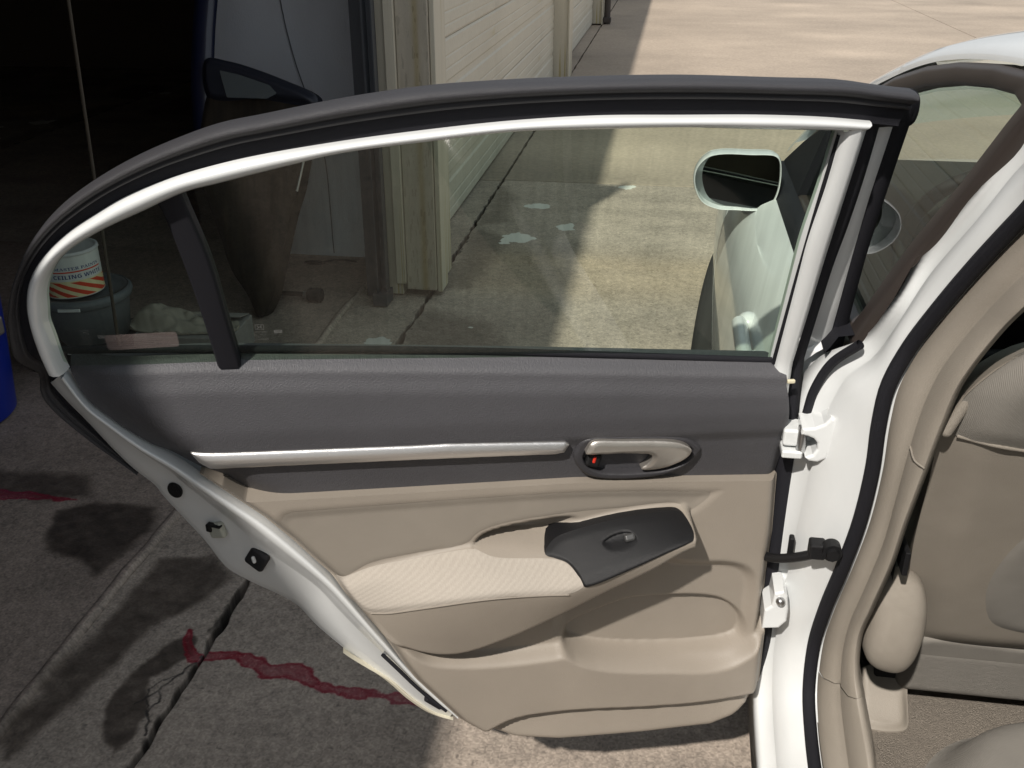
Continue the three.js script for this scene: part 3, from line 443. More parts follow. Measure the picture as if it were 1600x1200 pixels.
// roof, pillars, screens, far side, tail
{
  const E = [[0.30, 0.955, -2.5], [0.325, 1.06, -2.3], [0.35, 1.15, -2.07], [0.376, 1.246, -1.777], [0.386, 1.286, -1.621], [0.393, 1.311, -1.479], [0.398, 1.329, -1.329], [0.401, 1.338, -1.2], [0.405, 1.345, -0.9], [0.41, 1.335, -0.5], [0.41, 1.28, -0.12], [0.40, 1.13, 0.28], [0.38, 1.0, 0.55]];
  const c = new THREE.CatmullRomCurve3(E.map((p) => V(...p)), false, 'centripetal'), pts = Array.from({ length: 121 }, (_, k) => c.getPoint(k / 120));
  const roofPts = pts.filter((p) => p.z > -1.80 && p.z < -0.02);
  const cross = (p) => { const half = [[0, 0], [0.004, 0.012], [0.018, 0.024], [0.05, 0.034], [0.14, 0.05], [0.3, 0.066], [0.45, 0.075], [CX - p.x, 0.078]].map(([dx, dy]) => V(p.x + dx, p.y + dy, p.z)); return [...half, ...half.slice(0, -1).reverse().map((q) => V(2 * CX - q.x, q.y, q.z))]; };
  cp('roof', loft(roofPts.map(cross), [0, 1, 0]), M.paint);
  const lining = roofPts.map((p) => { const r = cross(p).slice(2, -2); return r.map((q, k) => V(mix(q.x, CX, 0.05), q.y - 0.045, q.z)); });
  cp('headlining', loft(lining, [0, -1, 0]), M.vinyl);
  const strip = (list) => { const r = (dx, dy) => list.map((p) => V(p.x + dx, p.y + dy, p.z)); return loft([r(0, 0), r(0.004, 0.012), r(0.018, 0.024), r(0.05, 0.034), r(0.065, 0.01), r(0.05, -0.02)], [-1, 1, 0]); };
  for (const list of [pts.filter((p) => p.z < -1.77), pts.filter((p) => p.z > -0.05)]) { const g = strip(list); cp('roof_pillar', g.clone(), M.paint); cp('roof_pillar', mirrored(g), M.paint); }
  const fp = pts.filter((p) => p.z < -1.77), rp = pts.filter((p) => p.z > -0.05);
  const screen = (list, bow) => loft(list.map((p, k) => Array.from({ length: 17 }, (_, i) => { const t = i / 16; return V(mix(p.x + 0.045, 2 * CX - p.x - 0.045, t), p.y + 0.03 + 0.045 * Math.sin(Math.PI * t), p.z + bow * Math.sin(Math.PI * t)); })), [0, 1, 0]);
  cp('windscreen', screen(fp, -0.2), M.glass);
  cp('rear_screen', screen(rp, 0.16), M.glass);
  // far side in one skin with its windows, and the tail
  const far = [[-3.13, 0.23], ...[], [-2.462, 0.23], [-0.45, 0.23], ...arch(-0.08, 0.31, 0.338, Math.PI - 0.1, 0.1, 20).filter(([, y]) => y > 0.24), [0.85, 0.25], [0.85, 0.9], [0.55, 0.97], [0.1, 0.95], [-0.4, 0.93], [-2.46, 0.915]];
  cp('body_side', mirrored(sidePanel(far.slice(1), 0, 0.03)), M.paint);
  const side2 = frameO.slice(0, 8).concat([[-0.9, 1.335], [-0.5, 1.325], [-0.12, 1.26], [0.1, 1.1], [0.2, 0.96], [-0.4, 0.945]]);
  cp('side_window', mirrored(relief(side2, 0.03, (z, y) => [sideX(y, z) + 0.02, y, z], { face: [-1, 0, 0] })), M.glass);
  cp('centre_pillar', mirrored(relief([[-1.42, 0.93], [-1.28, 1.32], [-1.18, 1.33], [-1.3, 0.93]], 0.03, (z, y) => [sideX(y, z) + 0.012, y, z], { face: [-1, 0, 0], back: (z, y) => [sideX(y, z) + 0.06, y, z] })), M.sash);
  const quarter = [[-0.40, 0.52], [-0.25, 0.69], [-0.1, 0.81], [0.03, 0.885], [0.1, 0.94], [0.3, 0.955], [0.55, 0.97], [0.85, 0.9], [0.85, 0.25], ...arch(-0.08, 0.31, 0.338, 0.1, Math.PI - 0.55, 18).filter(([, y]) => y > 0.24)];
  cp('rear_quarter', sidePanel(quarter, 0.0, 0.025), M.paint);
  const cpil = [[0.03, 0.93], [0.08, 0.97], [0.01, 1.12], [-0.19, 1.25], [-0.12, 1.275], [0.28, 1.13], [0.55, 0.99], [0.5, 0.96], [0.2, 0.94]];
  cp('roof_pillar', relief(cpil, 0.02, (z, y) => [sideX(y, z) + 0.012, y, z], { face: [-1, 0, 0], back: (z, y) => [sideX(y, z) + 0.04, y, z] }), M.paint);
  const lid = Array.from({ length: 9 }, (_, j) => { const z = mix(0.5, 0.88, j / 8); return Array.from({ length: 17 }, (_, i) => { const t = i / 16, x = sideX(0.9, z); return V(mix(x, 2 * CX - x, t), 0.99 + 0.03 * Math.sin(Math.PI * t) - 0.02 * j / 8, z + (j === 8 ? 0.08 * Math.sin(Math.PI * t) : 0)); }); });
  cp('boot_lid', loft(lid, [0, 1, 0]), M.paint);
  cp('rear_bumper', loft([0.97, 0.7, 0.45, 0.22].map((y, j) => Array.from({ length: 17 }, (_, i) => { const t = i / 16, x = sideX(0.8, 0.86); return V(mix(x, 2 * CX - x, t), y + (j ? 0 : 0.03 * Math.sin(Math.PI * t)), 0.86 + [0, 0.04, 0.08, 0.04][j] + 0.08 * Math.sin(Math.PI * t)); })), [0, 0, 1]), M.paint);
  cp('parcel_shelf', box(0.45, 1.62, 0.93, 0.95, -0.2, 0.5), M.vinyl);
}
// cabin
{
  cp('carpet', merge([box(0.33, 1.74, 0.2, 0.222, -2.3, -0.5), box(0.31, 0.335, 0.2, 0.3, -2.3, -0.55)]), M.carpet);
  cp('dashboard', merge([new RoundedBoxGeometry(1.4, 0.28, 0.42, 4, 0.08).translate(CX, 0.82, -2.3), box(0.3, 1.76, 0.2, 0.9, -2.5, -2.44)]), M.darkCabin);
  const sw = cp('steering_wheel', new THREE.TorusGeometry(0.18, 0.015, 10, 40).rotateX(-0.45).translate(0.66, 0.86, -1.98), M.black);
  cp('wheel_hub', merge([new RoundedBoxGeometry(0.16, 0.11, 0.05, 3, 0.02).rotateX(-0.45).translate(0.66, 0.86, -1.99), new RoundedBoxGeometry(0.34, 0.03, 0.02, 2, 0.008).rotateX(-0.45).translate(0.66, 0.86, -1.98), new THREE.CylinderGeometry(0.03, 0.04, 0.2, 12).rotateX(Math.PI / 2 - 0.45).translate(0.66, 0.82, -2.1)]), M.black, sw);
  // front seats; the backrest is laid out as (x, length up the back)
  const seat = (dx, own) => {
    const s = new THREE.Group(); s.name = 'front_seat'; s.position.set(dx, 0, 0); car.add(s);
    const q = (name, g, m, l) => cp(name, g, m, s, l);
    const at = (x, t, d) => [x, 0.40 + 0.93 * t + 0.37 * d, -1.375 + 0.37 * t + 0.93 * d];
    const rear = [0, 0.4, 0.92];
    const back = roundPoly([[0.475, 0.0], [0.44, 0.1], [0.412, 0.25], [0.395, 0.42], [0.386, 0.52], [0.40, 0.62], [0.45, 0.69], [0.56, 0.725], [0.66, 0.73], [0.78, 0.72], [0.88, 0.67], [0.915, 0.55], [0.905, 0.35], [0.885, 0.15], [0.85, 0.0], [0.66, -0.01]], 90);
    const puff = (x, t, d) => -0.035 * Math.pow(1 - ss(0, 0.07, d), 2) + 0.008 * Math.sin((x - 0.4) * 6);
    q('backrest', relief(back, 0.01, (x, t, d) => at(x, t, puff(x, t, d)), { face: rear, back: (x, t) => at(x + (0.65 - x) * 0.06, t, -0.15) }), M.vinyl);
    const up = (y) => y;
    const clothPoly = roundPoly([[0.398, 0.527], [0.45, 0.512], [0.55, 0.508], [0.66, 0.507], [0.8, 0.51], [0.905, 0.525], [0.912, 0.58], [0.87, 0.675], [0.78, 0.722], [0.66, 0.732], [0.56, 0.727], [0.452, 0.692], [0.405, 0.625], [0.39, 0.57]], 80);
    q('backrest_cloth', relief(clothPoly, 0.008, (x, t, d) => at(x, t, puff(x, t, Math.max(0, sdPoly(back, x, t))) + 0.004 + 0.008 * ss(0, 0.025, d)), { face: rear, back: (x, t) => at(x, t, puff(x, t, Math.max(0, sdPoly(back, x, t))) - 0.01) }), M.seatCloth);
    q('seat_piping', tube(Array.from({ length: 14 }, (_, k) => { const x = mix(0.402, 0.9, k / 13), t = 0.506 + 0.02 * Math.pow((x - 0.65) / 0.25, 4); return at(x, t, puff(x, t, Math.max(0, sdPoly(back, x, t))) + 0.004); }), 0.003, 60, false, 6), M.vinyl);
    const panel = roundPoly([[0.56, 0.07], [0.52, 0.14], [0.508, 0.24], [0.53, 0.35], [0.58, 0.42], [0.66, 0.44], [0.75, 0.42], [0.79, 0.33], [0.80, 0.2], [0.78, 0.1], [0.7, 0.055]], 70);
    q('seat_pocket', relief(panel, 0.008, (x, t, d) => at(x, t, puff(x, t, 0.1) + 0.012 * ss(0, 0.03, d) - 0.006), { face: rear, back: (x, t) => at(x, t, -0.03) }), M.seatCloth);
    const skirt = (t0, t1, o) => relief(roundPoly([[0.46, t0], [0.47, t1], [0.66, t1 + 0.005], [0.86, t1], [0.87, t0], [0.66, t0 - 0.012]], 60, 0.3), 0.008, (x, t, d) => at(x, t, o - 0.02 * Math.pow(1 - ss(0, 0.03, d), 2)), { face: rear, back: (x, t) => at(x, t, -0.12) });
    q('seat_valance', skirt(-0.075, 0.015, -0.012), M.seatCloth);
    q('seat_cushion', merge([new RoundedBoxGeometry(0.48, 0.17, 0.52, 4, 0.06).translate(0.65, 0.42, -1.66), box(0.46, 0.86, 0.27, 0.37, -1.86, -1.40, 0.02)]), M.seatCloth);
    q('headrest', new RoundedBoxGeometry(0.26, 0.18, 0.1, 4, 0.04).translate(0.65, 1.2, -1.1), M.seatCloth);
    // recliner cover on the outer side of the seat
    const cov = new THREE.SphereGeometry(1, 32, 24), p = cov.attributes.position;
    for (let k = 0; k < p.count; k++) { const sq = (c) => Math.sign(c) * Math.pow(Math.abs(c), 0.72), x = sq(p.getX(k)), y = sq(p.getY(k)), z = sq(p.getZ(k)), w = 1 - 0.18 * Math.max(0, y); p.setXYZ(k, x * 0.043 * w + 0.010 * y - 0.012 * Math.max(0, -x) * Math.max(0, y), y * 0.08 - 0.01 * x, z * 0.045 * w - 0.012 * y); }
    cov.computeVertexNormals();
    q('recliner_cover', cov.translate(0.403, 0.503, -1.30), M.vinyl);
    const foot = q('rail_cover', relief(roundPoly([[0.40, 0.0], [0.402, 0.075], [0.41, 0.12], [0.45, 0.125], [0.478, 0.12], [0.482, 0.07], [0.478, 0.0], [0.44, -0.015]], 50), 0.004, (x, t, d) => [x, 0.225 + 0.065 * ss(0.0, 0.12, t) + 0.012 * ss(0, 0.012, d) + 0.006 * Math.sin(t * 50) * ss(0, 0.02, d), -1.362 - t * 0.62], { face: [0, 1, 0.3], back: (x, t) => [x, 0.2, -1.362 - t * 0.62] }), M.vinyl);
    q('rail_end', box(0.425, 0.47, 0.27, 0.318, -1.46, -1.418, 0.005), M.blackMatt);
    return s;
  };
  seat(0, true); seat(0.76, false);
  cp('seat_belt', merge([loft([0, 1].map((k) => curve([[0.41 + 0.004 * k, 1.25, -1.19 - 0.045 * k], [0.402 + 0.004 * k, 1.0, -1.235 - 0.045 * k], [0.386, 0.8, -1.262 - 0.045 * k], [0.385, 0.6, -1.29 - 0.045 * k], [0.40, 0.42, -1.31 - 0.045 * k]], 30))), box(0.384, 0.392, 0.62, 0.66, -1.30, -1.25, 0.002)]), M.black);
  cp('belt_anchor', new THREE.CapsuleGeometry(0.008, 0.05, 4, 10).rotateZ(-0.35).translate(0.392, 0.915, -1.19), M.vinyl);
  const cush = roundPoly([[0.39, -0.7], [0.39, -0.97], [0.41, -1.08], [0.455, -1.15], [0.54, -1.20], [0.7, -1.23], [1.03, -1.235], [1.4, -1.21], [1.6, -1.13], [1.65, -0.95], [1.65, -0.6], [1.03, -0.45], [0.42, -0.55]], 120);
  const rs = cp('rear_seat', relief(cush, 0.012, (x, z, d) => [x, 0.485 - 0.10 * Math.pow(1 - ss(0, 0.10, d), 2) + 0.004 * Math.sin(x * 30), z], { face: [0, 1, 0], back: (x, z) => [x, 0.21, z + 0.02] }), M.seatCloth);
  cp('rear_backrest', new RoundedBoxGeometry(1.2, 0.6, 0.16, 4, 0.06).rotateX(0.35).translate(CX, 0.74, -0.36), M.seatCloth, rs);
}

// ---------- the open rear door: laid out as u (from the hinge to the rear edge), v (height), w (towards the cabin) ----------
const rd = new THREE.Group(); rd.name = 'rear_door';
rd.position.set(0.204 - CX, 0, -1.349 - CZ); rd.rotation.y = THREE.MathUtils.degToRad(17); car.add(rd);
rd.userData.label = 'open rear door with charcoal and beige inner panel';
const D3 = (u, v, w) => [-u, v, w], DV = (u, v, w) => V(-u, v, w);
const dm = (name, g, m, label) => mesh(name, g, m, rd, label);
const lean = (v) => 0.30 * Math.max(0, v - 0.90);
const sheet = (poly, cell, wf, backW = null) => relief(poly, cell, (u, v, d) => D3(u, v, wf(u, v, d)), { back: backW === null ? null : (u, v) => D3(u, v, typeof backW === 'function' ? backW(u, v) : backW) });
const uvCurve = (pts, n) => curve(pts.map(([u, v]) => [u, v, 0]), n);

const shutO = [[1.042, 0.902], [1.028, 0.876], [1.005, 0.839], [0.976, 0.789], [0.954, 0.756], [0.928, 0.725], [0.921, 0.709], [0.878, 0.635], [0.869, 0.619], [0.843, 0.567], [0.814, 0.54], [0.747, 0.487], [0.718, 0.441], [0.678, 0.388], [0.612, 0.31], [0.578, 0.264], [0.542, 0.228], [0.506, 0.21]];
const shutI = [[0.999, 0.944], [0.977, 0.898], [0.954, 0.871], [0.919, 0.834], [0.879, 0.799], [0.854, 0.774], [0.819, 0.74], [0.771, 0.693], [0.734, 0.649], [0.676, 0.57], [0.613, 0.462], [0.562, 0.377], [0.496, 0.284]];
const stripO = [[1.007, 0.964], [1.009, 1.0], [1.008, 1.033], [1.003, 1.067], [0.989, 1.102], [0.964, 1.133], [0.932, 1.160], [0.896, 1.182], [0.861, 1.201], [0.803, 1.224], [0.754, 1.237], [0.706, 1.247], [0.614, 1.261], [0.522, 1.271], [0.425, 1.279], [0.326, 1.282], [0.228, 1.28], [0.127, 1.277], [0.047, 1.272], [-0.01, 1.266]];
const stripI = [[0.989, 0.959], [0.991, 0.978], [0.991, 1.012], [0.991, 1.039], [0.987, 1.057], [0.982, 1.079], [0.973, 1.099], [0.956, 1.122], [0.932, 1.142], [0.893, 1.164], [0.848, 1.184], [0.792, 1.208], [0.758, 1.216], [0.672, 1.236], [0.615, 1.248], [0.522, 1.258], [0.424, 1.267], [0.324, 1.267], [0.222, 1.266], [0.124, 1.261], [0.001, 1.255]];
// for each point of a line, the nearest point of another line, kept in order and evened out
function paired(o, other) {
  const m = 1200, c = uvCurve(other, m); let last = 0;
  let at = o.map((p) => { let best = last, bd = 1e9; for (let k = last; k <= Math.min(m, last + 60); k++) { const d = p.distanceToSquared(c[k]); if (d < bd) { bd = d; best = k; } } last = best; return best; });
  at[0] = 0; at[at.length - 1] = m;
  for (let s = 0; s < 12; s++) at = at.map((v, k) => (k === 0 || k === at.length - 1 ? v : (at[k - 1] + 2 * v + at[k + 1]) / 4));
  return at.map((v) => { const k = Math.min(m - 1, Math.floor(v)); return c[k].clone().lerp(c[k + 1], v - k); });
}
// white shell: shut face at the rear edge
{
  const n = 110, o = uvCurve(shutO, n), i = uvCurve(shutI, n), row = (t, w) => o.map((p, k) => { const q = p.clone().lerp(i[k], t); return DV(q.x, q.y, w); });
  dm('lower_seal', tube([0.78, 0.83, 0.88, 0.93, 0.97].map((s, j) => { const k = Math.round(s * n), q = o[k].clone().lerp(i[k], 0.62 + 0.03 * j); return [-q.x, q.y, -0.049 + 0.004 * j]; }), 0.0032, 30, false, 8), M.rubber);
  const sh = dm('shut_face', loft([row(-0.03, -0.118), row(-0.03, -0.096), row(0.0, -0.091), row(0.04, -0.090), row(0.09, -0.084), row(0.3, -0.074), row(0.58, -0.060), row(0.63, -0.052), row(0.69, -0.048), row(0.86, -0.022), row(0.95, -0.012), row(1.0, -0.016), row(1.01, -0.04)], [-1, 0, 1]), M.paint);
}
{
  const skin = shutO.concat([[0.40, 0.18], [0.1, 0.165], [-0.03, 0.17], [-0.055, 0.21], [-0.058, 0.82], [-0.05, 0.835], [0.3, 0.855], [0.7, 0.885], [1.03, 0.91]]);
  dm('outer_skin', sheet(skin, 0.02, (u, v) => -0.122 - 0.018 * Math.sin(Math.PI * Math.min(1, Math.max(0, (v - 0.2) / 0.75))) + 0.0), M.paint);
  // hem along the bottom and dirt in it
  const hem = uvCurve([[0.678, 0.388], [0.645, 0.349], [0.612, 0.31], [0.578, 0.264], [0.542, 0.228], [0.506, 0.21]], 50);
  dm('bottom_hem', loft([[-0.1, -0.112], [0, -0.0905], [0.25, -0.084], [0.8, -0.078], [1.0, -0.0775], [1.05, -0.09]].map(([k, w]) => hem.map((p, j) => { const wide = 0.013 * ss(0, 26, j) * (1 - 0.4 * ss(36, 50, j)); return DV(p.x - 0.75 * wide * k, p.y + 0.66 * wide * k, w); })), [0, 0, 1]), M.paintDirty);
}
// things in the shut face: a plug, the latch, the lock case, a rubber stop
{
  const onFace = (u, v, w, sx, sy, round) => { const k = roundPoly([[-sx, -sy], [0, -sy * 1.04], [sx, -sy], [sx * 1.04, 0], [sx, sy], [0, sy * 1.04], [-sx, sy], [-sx * 1.04, 0]], 40); return { k, u, v, w, round }; };
  const tilt = new THREE.Matrix4().makeRotationY(THREE.MathUtils.degToRad(-28)), put = (g, u, v, w) => g.applyMatrix4(tilt).translate(-u, v, w);
  dm('shut_plug', put(merge([new THREE.CylinderGeometry(0.0105, 0.0105, 0.006, 28).rotateX(Math.PI / 2), new THREE.TorusGeometry(0.0108, 0.002, 8, 28)]), 0.896, 0.729, -0.0665), M.black);
  const la = dm('door_latch', put(new RoundedBoxGeometry(0.027, 0.026, 0.012, 3, 0.005).rotateZ(0.25), 0.845, 0.655, -0.066), S({ color: lin(0.45, 0.46, 0.40), roughness: 0.45, metalness: 0.3 }));
  mesh('latch_claw', put(merge([box(-0.013, -0.004, -0.002, 0.011, 0, 0.009, 0.002), box(-0.012, 0.012, 0.008, 0.0115, 0, 0.0085, 0.001)]), 0.846, 0.656, -0.066), M.black, rd);
  dm('lock_opening', put(new RoundedBoxGeometry(0.034, 0.037, 0.012, 4, 0.007).rotateZ(-0.55), 0.7925, 0.5975, -0.065), M.blackMatt);
  dm('lock_pin', put(new THREE.CapsuleGeometry(0.0032, 0.006, 4, 10).rotateZ(0.2), 0.797, 0.601, -0.058), M.paint);
  dm('rubber_stop', new THREE.CylinderGeometry(0.010, 0.012, 0.03, 16).rotateZ(0.9).translate(-0.532, 0.288, -0.055), M.rubber);
}
// window frame: the painted strip, the dark channel and the rubber seal round it
{
  const n = 150, o = uvCurve(stripO, n), i = paired(o, stripI), row = (t, w) => o.map((p, k) => { const q = p.clone().lerp(i[k], t); return DV(q.x, q.y, w + lean(q.y)); });
  dm('frame_strip', loft([row(-0.12, -0.016), row(0, -0.005), row(0.2, 0.003), row(0.5, 0.0055), row(0.8, 0.002), row(1.0, -0.008), row(1.1, -0.03)], [0, 0, 1]), M.paint);
  const inner = [[0.95, 0.754], [0.974, 0.789], [1.003, 0.839], [1.024, 0.876], [1.034, 0.905], [1.022, 0.94]].concat(stripO.map(([u, v]) => [u, v])).concat([[-0.05, 1.261]]);
  const outer = [[0.951, 0.744], [0.976, 0.77], [1.012, 0.806], [1.052, 0.857], [1.062, 0.885], [1.05, 0.93], [1.046, 0.96], [1.045, 0.987], [1.038, 1.03], [1.026, 1.068], [0.998, 1.122], [0.972, 1.157], [0.94, 1.188], [0.90, 1.216], [0.852, 1.242], [0.80, 1.264], [0.749, 1.281], [0.701, 1.29], [0.607, 1.307], [0.52, 1.318], [0.449, 1.322], [0.377, 1.324], [0.232, 1.324], [0.107, 1.318], [0.03, 1.314], [-0.01, 1.308], [-0.062, 1.301]];
  const a = uvCurve(inner, n), b = uvCurve(outer, n), low = (v) => -0.088 * (1 - ss(0.9, 1.0, v));
  const r2 = (t, w) => a.map((p, k) => { const q = p.clone().lerp(b[k], t); return DV(q.x, q.y, w + lean(q.y) + low(q.y)); });
  dm('frame_channel', loft([r2(-0.05, -0.010), r2(0.08, -0.013), r2(0.45, -0.014), r2(0.55, -0.016)], [0, 0, 1]), M.rubber);
  dm('door_seal', loft([r2(0.42, -0.02), r2(0.46, -0.009), r2(0.54, -0.006), r2(0.6, -0.011), r2(0.66, -0.006), r2(0.78, 0.0), r2(0.9, -0.006), r2(0.97, -0.018), r2(1.0, -0.034), r2(0.96, -0.05)], [0, 0, 1]), M.rubberGrey);
  dm('frame_back', loft([r2(1.0, -0.034), r2(0.9, -0.06), r2(0.3, -0.06), r2(-0.35, -0.05)], [0, 0, -1]), M.rubber);
}
// hinge side of the frame
{
  const gR = [[0.021, 1.255], [0.022, 1.189], [0.026, 1.106], [0.025, 1.05], [0.021, 0.89]], sR = [[-0.007, 1.266], [-0.006, 1.179], [-0.005, 1.085], [-0.005, 0.978], [-0.004, 0.85]], n = 40;
  const g = uvCurve(gR, n), s = uvCurve(sR, n), row = (t, w) => g.map((p, k) => { const q = p.clone().lerp(s[k], t); return DV(q.x, q.y, w + lean(q.y)); });
  dm('frame_strip', loft([row(-0.1, -0.03), row(0.02, -0.006), row(0.2, 0.0), row(0.6, 0.003), row(0.95, -0.003), row(1.1, -0.02)], [0, 0, 1]), M.paint);
  const seal = [[-0.02, 1.266], [-0.022, 1.19], [-0.021, 1.119], [-0.018, 1.06], [-0.018, 0.967], [-0.019, 0.872], [-0.022, 0.81], [-0.029, 0.74], [-0.031, 0.65], [-0.032, 0.5], [-0.03, 0.38], [-0.02, 0.28]];
  const ln = (v) => -0.012 + lean(v);
  dm('hinge_seal', loft([[-0.016, -0.02], [-0.012, -0.002], [0, 0.005], [0.012, -0.001], [0.016, -0.02]].map(([du, dw]) => uvCurve(seal, 70).map((p) => DV(p.x - du, p.y, ln(p.y) + dw - 0.01))), [0, 0, 1]), M.rubber);
  const rows = [[-0.03, -0.03], [-0.04, -0.048], [-0.055, -0.05], [-0.066, -0.05], [-0.07, -0.06]], vs = [1.262, 1.217, 1.146, 1.063, 0.975, 0.9, 0.87, 0.845], off = [0, 0, 0, -0.004, -0.01, -0.014, -0.008, 0.006];
  dm('frame_strip', loft(rows.map(([u, w], r) => curve(vs.map((v, k) => [u + off[k] * r / 4, v, w + lean(v)]), 50).map((p) => DV(p.x, p.y, p.z))), [0, 0, 1]), M.paint);
  dm('edge_seal', loft([[-0.066, -0.055], [-0.072, -0.046], [-0.088, -0.05], [-0.098, -0.066], [-0.096, -0.085]].map(([u, w]) => curve([1.275, 1.241, 1.171, 1.055, 0.939, 0.868].map((v, k) => [u - [0, 0, 0, 0.002, 0.01, 0.012][k], v, w + lean(v)]), 40).map((p) => DV(p.x, p.y, p.z))), [0, 0, 1]), M.rubber);
  dm('corner_cap', sheet(roundPoly([[-0.03, 1.298], [-0.06, 1.2985], [-0.085, 1.294], [-0.098, 1.278], [-0.098, 1.25], [-0.06, 1.25], [-0.03, 1.255]], 60), 0.004, (u, v, d) => lean(v) - 0.030 - 0.3 * Math.max(0, -u - 0.02) - 0.006 * Math.pow(1 - ss(0, 0.008, d), 2), (u, v) => lean(v) - 0.06), M.rubber);
  dm('hinge_face', loft([[-0.030, -0.025], [-0.036, -0.045], [-0.040, -0.05], [-0.043, -0.075], [-0.047, -0.08], [-0.05, -0.115], [-0.058, -0.122]].map(([u, w]) => [0.87, 0.8, 0.6, 0.4, 0.25, 0.18].map((v) => DV(u, v, w))), [1, 0, 0]), M.paint);
  dm('frame_clip', new RoundedBoxGeometry(0.012, 0.006, 0.006, 2, 0.002).translate(0.0015, 0.876, 0.004), S({ color: lin(0.6, 0.55, 0.4), roughness: 0.6 }));
}
// glass
{
  const gw = (u, v) => lean(v) - 0.024;
  const topAt = spl(stripI.filter(([u]) => u < 0.94).map(([u, v]) => [u, v + 0.006])), botAt = (u) => 0.895 + 0.095 * u;
  const main = [], us = Array.from({ length: 40 }, (_, k) => mix(0.012, 0.786, k / 39));
  us.forEach((u) => main.push([u, topAt(u)])); us.slice().reverse().forEach((u) => main.push([u, botAt(u) - 0.012]));
  dm('window_glass', sheet(main, 0.02, gw), M.glass, 'green tinted window pane');
  const quarter = [[0.796, 1.21]].concat(stripI.filter(([u]) => u > 0.8).reverse().map(([u, v]) => [u + 0.004, v + 0.003])).concat([[0.992, 0.965], [0.795, 0.955]]);
  dm('quarter_glass', sheet(quarter, 0.015, (u, v) => gw(u, v) + 0.002), M.glass, 'small tinted quarter pane');
  const L = [[0.832, 1.20], [0.826, 1.183], [0.814, 1.104], [0.806, 1.029], [0.8, 0.95]], R = [[0.800, 1.21], [0.796, 1.188], [0.782, 1.111], [0.775, 1.02], [0.769, 0.95]];
  const l = uvCurve(L, 30), r = uvCurve(R, 30), row = (t, w) => l.map((p, k) => { const q = p.clone().lerp(r[k], t); return DV(q.x, q.y, w + lean(q.y)); });
  dm('divider_bar', loft([row(0, -0.035), row(0.02, -0.016), row(0.15, -0.01), row(0.85, -0.01), row(0.98, -0.016), row(1, -0.035)], [0, 0, 1]), M.rubber);
  dm('belt_seal', tube([[-0.992, 0.983, -0.012], [-0.826, 0.972, -0.016], [-0.5, 0.948, -0.018], [-0.28, 0.927, -0.018], [-0.012, 0.90, -0.018]], 0.0055, 50, false, 8), M.rubber);
  dm('run_channel', tube([[-0.02, 1.25, 0.09], [-0.023, 1.106, 0.05], [-0.021, 0.9, -0.012]], 0.004, 30, false, 8), M.rubber);
  // etched marks and a sticker on the panes
  const etched = (draw, w, h) => { const t = canvasTex(w, h, (c) => { c.clearRect(0, 0, w, h); c.fillStyle = 'rgba(140,142,136,0.3)'; c.strokeStyle = 'rgba(140,142,136,0.3)'; draw(c); }); return S({ map: t, transparent: true, roughness: 0.8 }); };
  const emblem = (c, x, y, s) => { c.lineWidth = s * 0.1; c.strokeRect(x, y, s * 1.25, s); c.lineWidth = s * 0.15; c.beginPath(); c.moveTo(x + s * 0.34, y + s * 0.14); c.lineTo(x + s * 0.42, y + s * 0.5); c.lineTo(x + s * 0.34, y + s * 0.86); c.moveTo(x + s * 0.91, y + s * 0.14); c.lineTo(x + s * 0.83, y + s * 0.5); c.lineTo(x + s * 0.91, y + s * 0.86); c.moveTo(x + s * 0.42, y + s * 0.5); c.lineTo(x + s * 0.83, y + s * 0.5); c.stroke(); };
  const etch = etched((c) => { emblem(c, 104, 6, 34); c.font = '15px sans-serif'; c.textAlign = 'center'; ['TEMPERED', 'AS2  M536', 'DOT 177', '43R-000478'].forEach((t, k) => c.fillText(t, 124, 62 + k * 17)); c.fillRect(196, 48, 44, 24); }, 256, 128);
  const card = (w, h, u, v, m, name) => { const g = new THREE.PlaneGeometry(w, h), a = -Math.atan(0.30); g.rotateX(-a).translate(-u, v, lean(v) - 0.0205); return dm(name, g, m); };
  card(0.062, 0.031, 0.738, 1.0, etch, 'etched_mark');
  card(0.05, 0.028, 0.952, 1.007, etch, 'etched_mark');
  const sticker = canvasTex(256, 80, (c) => { c.clearRect(0, 0, 256, 80); c.fillStyle = 'rgba(150,136,132,0.32)'; c.beginPath(); c.roundRect(2, 2, 252, 76, 14); c.fill(); c.fillStyle = 'rgba(70,60,60,0.6)'; c.font = '12px sans-serif'; for (let k = 0; k < 3; k++) c.fillRect(18, 40 + k * 9, 150 + 50 * rnd(), 2); });
  const g = new THREE.PlaneGeometry(0.09, 0.026); g.rotateX(Math.atan(0.30)).translate(-0.886, 0.999, lean(0.999) - 0.018); dm('window_sticker', g, S({ map: sticker, transparent: true, roughness: 0.7 }));
}
// charcoal upper panel
const darkPoly = [[0.992, 0.968], [0.827, 0.966], [0.749, 0.961], [0.408, 0.935], [0.02, 0.902], [0.010, 0.897], [0.006, 0.885], [0.006, 0.87], [-0.007, 0.814], [-0.015, 0.743], [-0.013, 0.696], [0.31, 0.722], [0.502, 0.726], [0.557, 0.727], [0.785, 0.730], [0.789, 0.738], [0.817, 0.769], [0.851, 0.781], [0.876, 0.804], [0.916, 0.839], [0.951, 0.875], [0.974, 0.902], [0.992, 0.944]];
const topLine = spl([[-0.02, 0.899], [0.019, 0.902], [0.408, 0.935], [0.749, 0.961], [0.827, 0.966], [1.0, 0.968]]);
const leftLine = spl([[0.70, 0.78], [0.74, 0.819], [0.774, 0.854], [0.799, 0.879], [0.834, 0.919], [0.871, 0.954], [0.898, 0.977], [0.944, 0.996], [0.98, 1.0]]);
const barLine = (u) => 0.797 + 0.035 * (u - 0.33);
